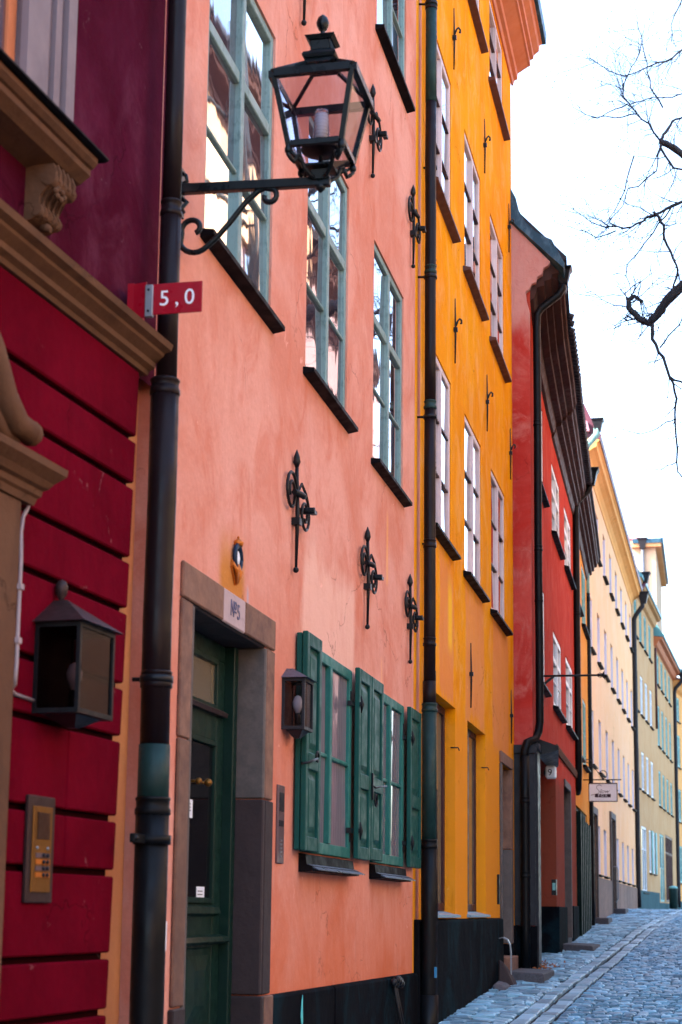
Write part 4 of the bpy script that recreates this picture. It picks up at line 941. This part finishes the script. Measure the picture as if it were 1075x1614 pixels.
D.part('door_sill', MB().box(6.62, 8.28, -.02, .25, -.2, 1.22), 'step')
st2 = D.thing('door_step', 6.0, .0, gz(31.1), 'long dark granite step slab below the red house door', 'step')
sub(st2, 'slab', MB().loft([[(-.8, -.60, -.05), (.85, -.66, -.05), (.85, .0, -.05), (-.8, 0, -.05)], [(-.76, -.57, .06), (.82, -.63, .07), (.82, .0, .09), (-.76, 0, .09)]]), 'step', .015)
lb9 = D.thing('house_number_lamp', 2.3, -.03, 3.86, 'white square lamp box bearing the house number 9', 'lamp')
sub(lb9, 'lamp_box', MB().box(-.08, .08, -.20, -.03, 0, .21), 'lamp_white', .025); sub(lb9, 'mount', MB().box(-.03, .03, -.03, 0, .05, .14), 'iron')
lt = link('lettering', text_mesh('9', .15, 'ink', .001), lb9); lt.matrix_local = Matrix.Translation((-.0815, -.105, .095)) @ Matrix.Rotation(R(-90), 4, 'Z') @ Matrix.Rotation(R(90), 4, 'X')
mbx = D.thing('mailbox', 3.0, .03, 1.98, 'small black metal box on the rust-red wall by the shop front', 'box')
sub(mbx, 'case', MB().box(-.12, .12, -.08, -.002, 0, .26), 'iron', .006); sub(mbx, 'slot', MB().box(-.122, -.119, -.07, -.02, .08, .2), 'verdigris')
fb = D.thing('sign_bracket', 1.3, 0, 5.42, 'black iron bar with a star-shaped tip jutting from the red house', 'bracket')
sub(fb, 'bar', MB().tube([(0, 0, 0), (0, -1.0, .0)], .018, 6), 'iron'); sub(fb, 'brace', MB().tube([(0, -.03, -.20), (0, -.1, -.1), (0, -.22, -.01)], .022, 6), 'iron')
tp = MB().sphere((0, -.93, 0), .03, 6).lathe((0, -1.0, -.05), [(.002, 0), (.03, .05), (.002, .10)], 6)
for q in range(5): tp.tube([(0, -1.0, 0), (.0, -1.0-.075*math.cos(q*1.256), .075*math.sin(q*1.256))], [.02, .003], 5)
sub(fb, 'star_tip', tp, 'iron')
pipe(D, 'downpipe', 'thick black downpipe with a funnel head at the corner of the red house', [
    ([(.12, .50, 11.55), (.12, .50, 11.42), (.12, .44, 11.33), (.12, .16, 11.12), (.12, .10, 11.02), (.12, .09, 10.8), (.12, .09, 4.55), (.12, .07, 4.40), (.0, .03, 4.28), (-.2, -.08, 4.2), (-.25, -.11, 4.08), (-.25, -.11, 3.9)], .062, 'pipe_black'),
    ([(-.25, -.11, 4.0), (-.25, -.11, .8)], .070, 'pipe_black')], [(.12, .09, 9.2, .062, 'pipe_black'), (.12, .09, 7.2, .062, 'pipe_black'), (.12, .09, 6.4, .062, 'pipe_black'), (-.25, -.11, 3.3, .070, 'pipe_black'), (-.25, -.11, 2.2, .070, 'pipe_black')], [], (.12, .52, 11.5, .22, .26, 'pipe_black'))

# ================================================================== E: narrow orange house
E_ = House(-2.72, 35.05, -.93, 'narrow orange house squeezed between two black downpipes beyond the red one')
ew = [(.9, 2.3, 8.45, 10.0), (3.2, 4.9, 8.35, 9.8), (.7, 2.2, 5.1, 6.7), (3.0, 4.4, 5.05, 6.6)]
E_.part('wall', wall_mb(0, 5.7, -.2, 10.9, ew+[(.1, 4.3, .9, 3.95, .3)], .06, 9), 'orange')
for a, b, c, d in ew: window(E_, a, b, c, d, .01, 'verdigris', 'pane_sky', .09, .08, None, (.5,), .03, 'flashing', .10, .15, .03)
ee = [(0, .36, 10.46), (3, .34, 10.2), (5.6, .30, 10.0)]
profpath(E_, ee, dcp, 'brown_cornice', 'cornice')
E_.part('roof', MB().loft([[(s, -n-.05, z+.42), (s, -n-.05, z+.5), (s, 4.5, 14.5), (s, 4.5, 11), (s, 0, z+.3)] for s, n, z in ee]), 'tile')
g_ = E_.part('gate', MB().box(.1, 4.3, .05, .12, .9, 3.95), 'gate_green')
for q in range(12): E_.part('plank', MB().box(.12+q*.35, .44+q*.35, -.10+(.06 if q % 2 else 0), .05, .95, 3.7+(.12 if q < 6 else 0)), 'gate_green', .006, g_)
pipe(E_, 'downpipe', 'black downpipe with a funnel head between the red and orange houses', [
    ([(.05, .38, 10.9), (.05, .36, 10.75), (.05, .1, 10.5), (.05, .07, 10.35), (.05, .07, 4.6), (.15, .05, 4.3), (.25, .02, 4.2)], .075, 'pipe_black')], [(.05, .07, 8, .075, 'pipe_black'), (.05, .07, 6, .075, 'pipe_black')], [], (.05, .40, 10.85, .30, .36, 'pipe_black'))
sw = E_.thing('hanging_sign', 2.9, 0, 4.19, 'white hanging sign reading Slow FOX on a curled iron bracket', 'sign')
sub(sw, 'bracket', MB().tube([(0, 0, .50), (0, -.86, .50)], .014, 6).tube([(0, 0, .95), (0, -.2, .84), (0, -.38, .62), (0, -.44, .52)], .010, 6).tube([(0, -.12+.09*math.cos(q*.5), .88+.09*math.sin(q*.5)) for q in range(13)], .009, 6).tube([(0, -.45+.09*math.cos(q*.5), .62+.09*math.sin(q*.5)) for q in range(11)], .009, 6).sphere((0, -.45, .52), .03, 6), 'iron')
sub(sw, 'hanger', MB().tube([(0, -.18, .50), (0, -.18, .41)], .008, 5).tube([(0, -.66, .50), (0, -.66, .41)], .008, 5), 'iron')
sub(sw, 'frame', MB().box(-.022, .022, -.77, -.12, .405, .425).box(-.022, .022, -.77, -.12, -.0, .018).box(-.022, .022, -.77, -.752, .018, .405).box(-.022, .022, -.138, -.12, .018, .405), 'plum')
sub(sw, 'board', MB().box(-.015, .015, -.752, -.138, .018, .405), 'white_paint')
sub(sw, 'bar', MB().box(-.0185, -.0155, -.62, -.26, .10, .175), 'plum')
FR = Matrix.Rotation(R(-90), 4, 'Z') @ Matrix.Rotation(R(90), 4, 'X')
lt = link('lettering', text_mesh('FOX', .085, 'white_paint', .0006, 0, 1.5), sw); lt.matrix_local = Matrix.Translation((-.0195, -.44, .138)) @ FR
lt = link('lettering', text_mesh('low', .14, 'plum', .0008, .35, 1.0), sw); lt.matrix_local = Matrix.Translation((-.0165, -.47, .235)) @ FR
sub(sw, 'flourish', MB().tube([(-.018, y, z) for y, z in ((-.42, .36), (-.36, .385), (-.31, .36), (-.30, .31), (-.34, .27), (-.37, .23), (-.34, .19), (-.27, .17), (-.17, .15))], .006, 5), 'plum')

# ================================================================== F: long peach house
F = House(-2.84, 40.9, .62, 'long pale peach house with many slim white windows')
fx = [.75+q*2.62 for q in range(8)]
fops = []
for c, d in ((11.24, 12.5), (8.36, 9.72), (5.40, 6.82)):
    fops += [(x, x+.95, c, d) for x in fx]
gx = [2.45, 4.75, 10.1, 12.7, 15.4, 18.2]
fops += [(x, x+1.0, 2.70, 3.95) for x in gx]; fdo = [(.3, 1.9, 1.3, 4.15, .3), (7.2, 8.9, 1.4, 4.4, .3)]
F.part('wall', wall_mb(0, 20.7, .5, 13.1, fops+fdo, .22, 10), 'peach')
for a, b, c, d in fops:
    o = window(F, a, b, c, d, .10, 'lilac', 'pane_sky', .09, .08, None, (.5,), .03, 'flashing', .10, .12, .03, th=.04)
    F.part('reveal_lining', MB().box(b-.03, b-.002, .0015, .10, c, d), 'lilac', 0, o)
fe = [(-.2, .38, 12.98), (20.72, .38, 13.05)]
fc = profpath(F, fe, [(0, 0), (.05, 0), (.12, .10), (.3, .22), (.6, .30), (.8, .33), (.85, .44), (1, .48), (1, .52), (0, .58)], 'eave_orange', 'cornice')
profpath(F, fe, [(.86, .525), (1.08, .49), (1.12, .66), (.9, .72), (0, 1.5), (0, .6)], 'roof_maroon', 'gutter', fc)
F.part('roof', MB().extr_x([(-.15, 13.7), (-.1, 13.95), (.4, 14.2), (5, 16.5), (10, 13.6)], -.3, 20.7), 'roof_pink')
for s0 in (2.08, 3.74, 5.36, 9.08, 10.78, 12.48, 14.18, 15.88, 17.58, 19.0):
    F.part('plinth_slab', MB().box(s0+.01, s0+1.68, -.05, 0, .9, 2.60), 'jamb_stone', .01)
for a, b in ((.3, 1.9), (7.2, 8.9)):
    T_ = 4.4 if a > 3 else 4.15
    d_ = F.part('door', MB().box(a, b, .25, .3, 1.2, 4.4 if a > 3 else 4.15), 'dark_stone'); F.part('door_surround', MB().loft([[(x, y, z) for x, z in ((a-.16, 1.0), (a, 1.0), (a, T_), (b, T_), (b, 1.0), (b+.16, 1.0), (b+.16, T_+.18), (a-.16, T_+.18))] for y in (-.06, .0)]), 'grey_stone', .006)
    F.part('door_reveal', MB().box(b-.03, b-.001, .002, .25, 1.0, T_), 'grey_stone', 0, d_)
    stq = F.thing('door_step', (a+b)/2, 0, gz(41+a), 'small stone step at the %s door of the peach house' % ('nearest' if a < 3 else 'second'), 'step')
    sub(stq, 'slab', MB().box(-.7, .7, -.40, 0, -.05, .16), 'step', .015)
hrl = F.thing('handrail', 7.0, .10, 2.0, 'thin steel handrail bar beside the second door of the peach house', 'handrail')
sub(hrl, 'bar', MB().tube([(0, 0, 1.0), (0, -.1, 1.0), (0, -.12, .9), (0, -.12, .1), (0, -.05, .0)], .02, 6), 'alu')
pipe(F, 'downpipe', 'downpipe with pale verdigris head at the start of the peach house', [
    ([(-.45, .36, 13.75), (-.45, .34, 13.55), (-.45, .12, 13.3), (-.45, .04, 13.15), (-.45, .04, 12.2)], .085, 'verdigris'), ([(-.45, .04, 12.2), (-.45, .04, 9.5)], .075, 'verdigris'), ([(-.45, .04, 9.5), (-.42, .06, 1.4)], .085, 'pipe_black')], [(-.45, .04, 9.3, .085, 'pipe_black')], [], (-.45, .37, 13.62, .25, .32, 'slate_frame'))

# ================================================================== G: two tan houses, H amber house, I tower
G = House(-2.6, 61.6, 2.87, 'tan house with turquoise windows beyond the peach house')
g1 = []
for c, d in ((12.15, 13.6), (9.32, 10.85), (6.38, 7.88)): g1 += [(x, x+1.15, c, d) for x in (.75, 2.85, 4.95, 7.1)]
g1b = [(2.3, 4.5, 2.5, 5.0), (5.6, 6.6, 3.3, 5.0), (7.4, 8.4, 3.3, 5.0)]
G.part('wall', wall_mb(0, 9.8, 1., 14.0, g1+g1b, .1, 10), 'tan')
for a, b, c, d in g1+g1b: window(G, a, b, c, d, .02, 'cool_white' if c < 12 else 'verdigris', 'pane_teal', .09, .08, None, (.66,), .04, 'flashing', .08, .1, .03)
for x in (6.62, 8.42): G.part('shutter', MB().box(x, x+.5, -.05, -.005, 3.3, 5.0), 'verdigris')
G.part('plinth', MB().box(0, 9.8, -.05, 0, .8, 2.55), 'teal_plinth')
ge = [(0, .36, 13.75), (9.3, .36, 13.75)]
profpath(G, ge, [(0, 0), (.3, .06), (.5, .2), (.52, .26), (.9, .3), (.92, .36), (1, .38), (0, .44)], 'tan', 'cornice'); profpath(G, ge, [(.9, .40), (1.1, .38), (1.12, .5), (.9, .58), (0, 1.2), (0, .46)], 'roof_teal', 'gutter')
G.part('roof', MB().extr_x([(-.1, 14.3), (-.02, 14.9), (.5, 15.05), (5, 17.5), (10, 14)], -.2, 6), 'roof_pink')
pipe(G, 'downpipe', 'grey downpipe with a funnel head between the peach and tan houses', [([(-.15, .42, 13.2), (-.15, .40, 13.0), (-.15, .14, 12.65), (-.12, .08, 12.5), (-.12, .08, 1.9)], .085, 'slate_frame')], [(-.12, .08, 9, .085, 'slate_frame')], [], (-.15, .44, 13.1, .36, .42, 'slate_frame'))
pipe(G, 'downpipe', 'short upper downpipe with a purple-grey funnel under the rose roof', [([(1.0, .40, 14.2), (1.0, .36, 14.0), (.8, .2, 13.75), (.6, .05, 13.7)], .08, 'roof_maroon')], [], [], (1.0, .42, 14.1, .34, .4, 'slate_frame'))
G2 = House(*(G.w(9.8, 0, 0)[:2]), 2.87, 'second tan house with slim turquoise windows near the bend')
g2 = []
for c, d in ((12.07, 13.5), (8.9, 10.7), (6.3, 7.82)): g2 += [(x, x+1.2, c, d) for x in (1.2, 3.4, 5.7, 8.0)]
g2b = [(1.0, 3.4, 2.2, 5.1), (4.2, 8.6, 2.2, 5.2)]
G2.part('wall', wall_mb(0, 11., 1., 13.4, [o if o[3] < 13 else (o[0], o[1], 11.6, 12.95) for o in g2]+g2b, .1, 10), 'tan')
for a, b, c, d in g2:
    if d > 13: c, d = 11.6, 12.95
    window(G2, a, b, c, d, .02, 'verdigris', 'pane_teal', .09, .08, None, (.66,), .04, 'flashing', .08, .1, .03)
window(G2, 1.0, 3.4, 2.2, 5.1, .02, 'verdigris', 'pane_teal', .09, .08, None, (.5,), sill=None); window(G2, 4.2, 8.6, 2.2, 5.2, .02, 'brown_frame', 'pane_sky', .1, .1, .75, (), sill=None, cols=5)
G2.part('plinth', MB().box(0, 11., -.05, 0, .8, 2.15), 'teal_plinth')
ge = [(-.1, .40, 13.05), (11.2, .40, 13.05)]
profpath(G2, ge, [(0, 0), (.3, .06), (.5, .2), (.52, .26), (.9, .3), (.92, .36), (1, .38), (0, .44)], 'rust_cornice', 'cornice'); profpath(G2, ge, [(.9, .40), (1.1, .38), (1.12, .5), (.9, .58), (0, 1.2), (0, .46)], 'roof_teal', 'gutter')
G2.part('roof', MB().extr_x([(-.1, 13.6), (.5, 14.2), (5, 16), (10, 13)], 0, 11), 'roof_pink')
G2.part('chimney', MB().box(10.2, 11.2, .8, 1.6, 13.6, 15.6), 'roof_teal')
G2.part('pipe_strip', MB().tube([(.12, -.05, 13), (.12, -.05, 9.5)], .05, 6), 'brown_sill')
bn = G2.thing('bin', 3.6, .25, gz(76), 'light blue bin standing at the far shop front', 'bin')
sub(bn, 'body', MB().lathe((0, -.1, 0), [(.14, 0), (.18, .05), (.19, .85), (.2, .9)], 12), 'pipe_green'); sub(bn, 'lid', MB().lathe((0, -.1, .9), [(.21, 0), (.18, .08), (.03, .12)], 12), 'verdigris')
pipe(G2, 'downpipe', 'dark downpipe with a funnel head at the far end of the tan houses', [([(11.0, .46, 13.2), (11.0, .42, 13.0), (11.0, .15, 12.7), (11.0, .08, 12.5), (11.0, .08, 2.)], .09, 'slate_frame')], [(11., .08, 9, .09, 'slate_frame')], [], (11.0, .48, 13.1, .4, .5, 'slate_frame'))
q_ = G2.w(11.05, 0, 0)
Hh = House(q_.x, q_.y, 7.5, 'bright amber house at the far bend, cut by the right edge')
h1 = []
for c, d in ((8.9, 10.5), (6.2, 7.8), (3.2, 5.0), (11.2, 12.4)): h1 += [(x, x+1.2, c, d) for x in (.8, 3.2, 5.6, 8.0)]
Hh.part('wall', wall_mb(0, 14, 1., 12.9, h1, .1, 10), 'amber')
for a, b, c, d in h1: window(Hh, a, b, c, d, .02, 'verdigris', 'pane_teal', .09, .08, None, (.66,), .04, 'flashing', .08, .1, .03)
profpath(Hh, [(0, .55, 12.6), (14, .55, 12.6)], [(0, 0), (.3, .1), (.6, .3), (1, .4), (1, .5), (0, .6)], 'eave_orange', 'cornice')
Hh.part('roof', MB().extr_x([(-.5, 13.1), (5, 16), (10, 13)], 0, 14), 'roof_pink'); Hh.part('plinth', MB().box(0, 14, -.05, 0, .8, 2.3), 'teal_plinth')
T = House(-4.9, 95, 90, 'pale cream house end with a rose roof rising far behind the peach house', rot=0)
T.part('wall', wall_mb(-12, 2.3, 1., 23.0, [(1.5, 1.9, 18, 21), (1.5, 1.9, 13, 16)], .2, 12), 'cream')
T.part('cornice', MB().box(.9, 2.3, -.35, -.003, 22.6, 22.95).box(2.3, 2.62, -.35, 12, 22.6, 22.95), 'tan'); T.part('gutter', MB().box(2.62, 2.75, -.4, 12, 22.75, 23.1).box(1.0, 2.62, -.45, -.352, 22.8, 23.05), 'roof_metal')
T.part('roof', MB().loft([[(-12, -.15, 26.6), (1.6, -.15, 23.15), (1.6, -.15, 22.96), (-12, -.15, 26.1)], [(-12, 12, 26.6), (1.6, 12, 23.15), (1.6, 12, 22.96), (-12, 12, 26.1)]]).loft([[(-12, 0, 23), (1.6, 0, 23), (-12, 0, 26.2)], [(-12, 11.9, 23), (1.6, 11.9, 23), (-12, 11.9, 26.2)]]), 'roof_pink')
for a, b, c, d in ((1.5, 1.9, 18, 21), (1.5, 1.9, 13, 16)): window(T, a, b, c, d, .1, 'cream', 'pane_sky', .06, .06, None, (.5,), cols=1)
pipe(T, 'downpipe', 'pale blue-grey downpipe on the distant cream house end', [([(1.55, .2, 22.6), (1.55, .12, 22.3), (1.55, .12, 8)], .10, 'alu')], [], [], (1.55, .25, 22.5, .5, .6, 'slate_frame'))

# ================================================================== houses across the street (seen in the window reflections)
MT['opp_pink'] = plaster('rose_ochre_plaster', (.50, .32, .22, 1), (.44, .26, .17, 1), (.52, .37, .28, 1)); MT['opp_yellow'] = plaster('pale_ochre_plaster', (.68, .54, .38, 1), (.64, .50, .34, 1))
MT['opp_mauve'] = plaster('dark_mauve_plaster', (.26, .17, .18, 1), (.32, .21, .21, 1), (.20, .13, .14, 1))
def opposite(y0, y1, x, h, mat, label, base=0, shift=.0):
    ln = y1-y0
    O = House(x, y1, 0, label, rot=-math.pi/2)
    op = []
    nn = int(ln//3.1)
    for zc in [z for z in (2.4, 5.8, 9.2, 12.6, 15.6) if z+1.9 < h-.4]:
        op += [(shift+.9+q*ln/nn, shift+2.1+q*ln/nn, zc, zc+1.8) for q in range(nn)]
    O.part('wall', wall_mb(0, ln, -.5, h, op, .12, 8), mat)
    for a, b, c, d in op: window(O, a, b, c, d, .08, 'brown_frame', 'pane_sky', .07, .07, None, (.5,), .03, 'flashing', .08, .05, .03)
    profpath(O, [(0, .55, h-.3), (ln, .55, h-.3)], cp, 'brown_cornice', 'cornice')
    O.part('roof', MB().extr_x([(-.62, h+.22), (-.62, h+.32), (3.8, h+3), (8, h+.3), (8, h+.0), (0, h+.0)], 0, ln), 'tile')
opposite(-16, 5, 9.5, 9, 'opp_pink', 'rose ochre house across the street, nearest the camera')
opposite(5.2, 20, 9.5, 11, 'opp_yellow', 'pale ochre house across the street from the crimson house')
opposite(20.4, 33.5, 2.9, 17.0, 'opp_pink', 'tall rose house across the street, behind the bare tree')
opposite(33.6, 43, 3.0, 16.0, 'opp_mauve', 'tall dark mauve house across the street, right of the rose one')
opposite(47.3, 60, 8.5, 7., 'opp_yellow', 'low pale ochre house across the street near the bend')

# ================================================================== bare tree reaching in from the right
tr = empty('bare_tree', (1.9, 25.2, gz(25.2)), 0, 'leafless tree reaching over the street from the right', 'tree')
TO = Vector((1.9, 25.2, gz(25.2)))
def tl_(p): return Vector(p)-TO
rnd = random.Random(11)
def wig(pts, amp):
    out = [Vector(pts[0])]
    for a, b in zip(pts, pts[1:]):
        a, b = Vector(a), Vector(b); m = (a+b)/2; L = (b-a).length
        out += [a*.66+b*.34+Vector([rnd.gauss(0, amp*L) for _ in range(3)]), a*.33+b*.67+Vector([rnd.gauss(0, amp*L) for _ in range(3)]), b]
    return out
tw = MB()
def twig(p, d, L, r, lvl):
    pts = [p]; n = max(3, int(L/.10)); d = d.normalized()
    for i in range(n):
        d = (d+Vector([rnd.gauss(0, .17) for _ in range(3)])+Vector((0, 0, .03))).normalized()
        pts.append(pts[-1]+d*L/n)
    tw.tube(pts, [max(.0022, r*(1-.75*i/n)) for i in range(n+1)], 4, False)
    if lvl > 0:
        for i in range(1, n+1):
            if rnd.random() < .70: 
                side = d.cross(Vector([rnd.gauss(0, 1) for _ in range(3)])).normalized()
                twig(pts[i], (pts[i]-pts[i-1]).normalized()*.8+side*rnd.uniform(.5, 1.1), L*rnd.uniform(.3, .62), r*.55, lvl-1)
    elif rnd.random() < .5: tw.sphere(pts[-1], .009, 4)
def limb(pts, r0, r1, kids=3, name='branch', kl=.7, amp=.035, seg=8):
    P = wig(pts, amp); n = len(P); rs = [(r0+(r1-r0)*i/(n-1))*rnd.uniform(.92, 1.1) for i in range(n)]
    link(name, MB().tube([tl_(p) for p in P], rs, seg).mesh(name, 'bark'), tr)
    for i in range(2, n):
        for _ in range(kids):
            if rnd.random() < .52:
                d = (P[i]-P[i-1]).normalized(); s_ = Vector((rnd.uniform(-1, .4), rnd.gauss(0, .6), rnd.gauss(0, .7)))
                twig(tl_(P[i]), d*.6+s_*.8, kl*rnd.uniform(.35, 1.1), max(.005, min(.011, rs[i]*.5)), 1)
def W(l, y=24.): return [(x, y+.12*math.sin(3*x+z), z) for x, z in l]
link('trunk', MB().tube([tl_(p) for p in ((1.95, 25.2, .6), (1.9, 25.2, 1.4), (1.85, 25.1, 4), (1.7, 25.0, 7), (1.75, 24.9, 10), (1.6, 24.9, 13), (1.7, 24.9, 16.5))], [.32, .26, .22, .19, .15, .10, .04], 12).mesh('trunk', 'bark'), tr)
limb([(1.78, 25., 8.6), (1.2, 24.6, 9.9), (.5, 24.2, 10.75)]+W([(-.02, 11.02), (-.19, 10.92), (-.43, 10.73), (-.57, 10.55), (-.7, 10.45), (-.85, 10.54), (-.99, 10.72), (-.99, 10.84), (-.9, 10.89), (-.78, 10.79)]), .10, .026, 2, amp=.02)
limb(W([(-.64, 10.47), (-.65, 10.2), (-.49, 9.9), (-.41, 9.6), (-.31, 9.25), (-.34, 8.91), (-.33, 8.28), (-.2, 7.9)]), .028, .010, 1, kl=.45)
limb(W([(-.41, 9.6), (-.18, 9.44), (.2, 9.3)]), .018, .010, 1)
limb([(1.7, 24.9, 11.2), (1.0, 24.5, 12.2), (.4, 24.2, 12.7)]+W([(-.12, 13.03), (-.33, 13.18), (-.47, 13.26)]), .075, .042, 1, amp=.02)
limb(W([(-.47, 13.26), (-.46, 13.13), (-.28, 12.81), (-.11, 12.79), (.2, 12.7)]), .022, .012, 2)
limb(W([(-.47, 13.26), (-.38, 13.41), (-.28, 13.61), (-.09, 13.71), (.3, 14)]), .024, .012, 2)
limb(W([(-.47, 13.26), (-.59, 13.45), (-.8, 13.71), (-1.01, 13.99), (-1.0, 14.2), (-.88, 14.5), (-.73, 14.85)]), .016, .006, 3)
limb([(1.6, 24.9, 10.6), (.8, 24.4, 11.8)]+W([(-.12, 12.28), (-.4, 12.14), (-.69, 12.06), (-.92, 11.96), (-1.26, 12.03), (-1.45, 12.17)]), .035, .007, 3)
limb(W([(-.59, 12.12), (-.44, 11.89), (-.44, 11.69), (-.32, 11.37), (-.25, 11.17), (-.33, 10.88)]), .022, .014, 2)
limb(W([(.4, 15.1), (-.06, 14.87), (-.26, 14.69), (-.55, 14.57), (-.98, 14.35), (-1.22, 14.45), (-1.51, 14.72)]), .018, .005, 3)
for l in ([(-.94, 13.88), (-1.23, 13.8), (-1.76, 13.8)], [(-.8, 13.71), (-1.14, 13.69), (-1.57, 13.84), (-1.78, 14.01)], [(-1.26, 12.0), (-1.54, 12.13), (-1.92, 12.42)], [(-1.16, 11.95), (-1.45, 11.87), (-1.64, 11.98), (-1.95, 12.05)],
          [(-.85, 10.88), (-.8, 11.11), (-1.08, 10.91), (-1.46, 10.88), (-1.79, 10.93)], [(-.34, 8.94), (-.51, 8.87), (-.84, 8.7), (-1.21, 8.79)], [(-.33, 8.28), (-.53, 8.17), (-.94, 8.12)]):
    limb(W(l), .011, .0035, 1, kl=.35, seg=6)
for l in ([(.2, 14.3), (-.08, 14.1), (-.27, 14.02), (-.56, 14.0), (-.94, 13.86)], [(-.42, 13.83), (-.6, 14.16), (-.64, 14.58), (-.71, 14.9), (-.79, 15.33)], [(.2, 16), (-.05, 15.67), (-.22, 15.37), (-.27, 14.96)], [(-.54, 10.05), (-.33, 10.28), (-.16, 10.47), (.1, 10.6)], [(-.86, 13.04), (-1.01, 12.54), (-1.3, 12.11)], [(-.46, 13.13), (-.53, 12.76), (-.96, 12.56), (-1.11, 12.25), (-1.3, 12.04)], [(-.3, 12.2), (-.6, 11.8), (-1.0, 11.4), (-.95, 10.95)]):
    limb(W(l), .013, .006, 2, kl=.6, seg=6)
# the crown that hangs outside the frame but shows in the windows
for q in range(9):
    a = rnd.uniform(-1.2, 1.8); z = rnd.uniform(8, 15.5); p0 = Vector((1.75, 24.95, z)); L = rnd.uniform(1.6, 2.8); d = Vector((math.cos(a), math.sin(a), .45))
    limb([p0, p0+d*L*.4, p0+d*L*.75+Vector((0, 0, .15)), p0+d*L], .05, .012, 3, kl=1.)
o = link('twigs', tw.mesh('twigs', 'bark'), tr); o['kind'] = 'stuff'
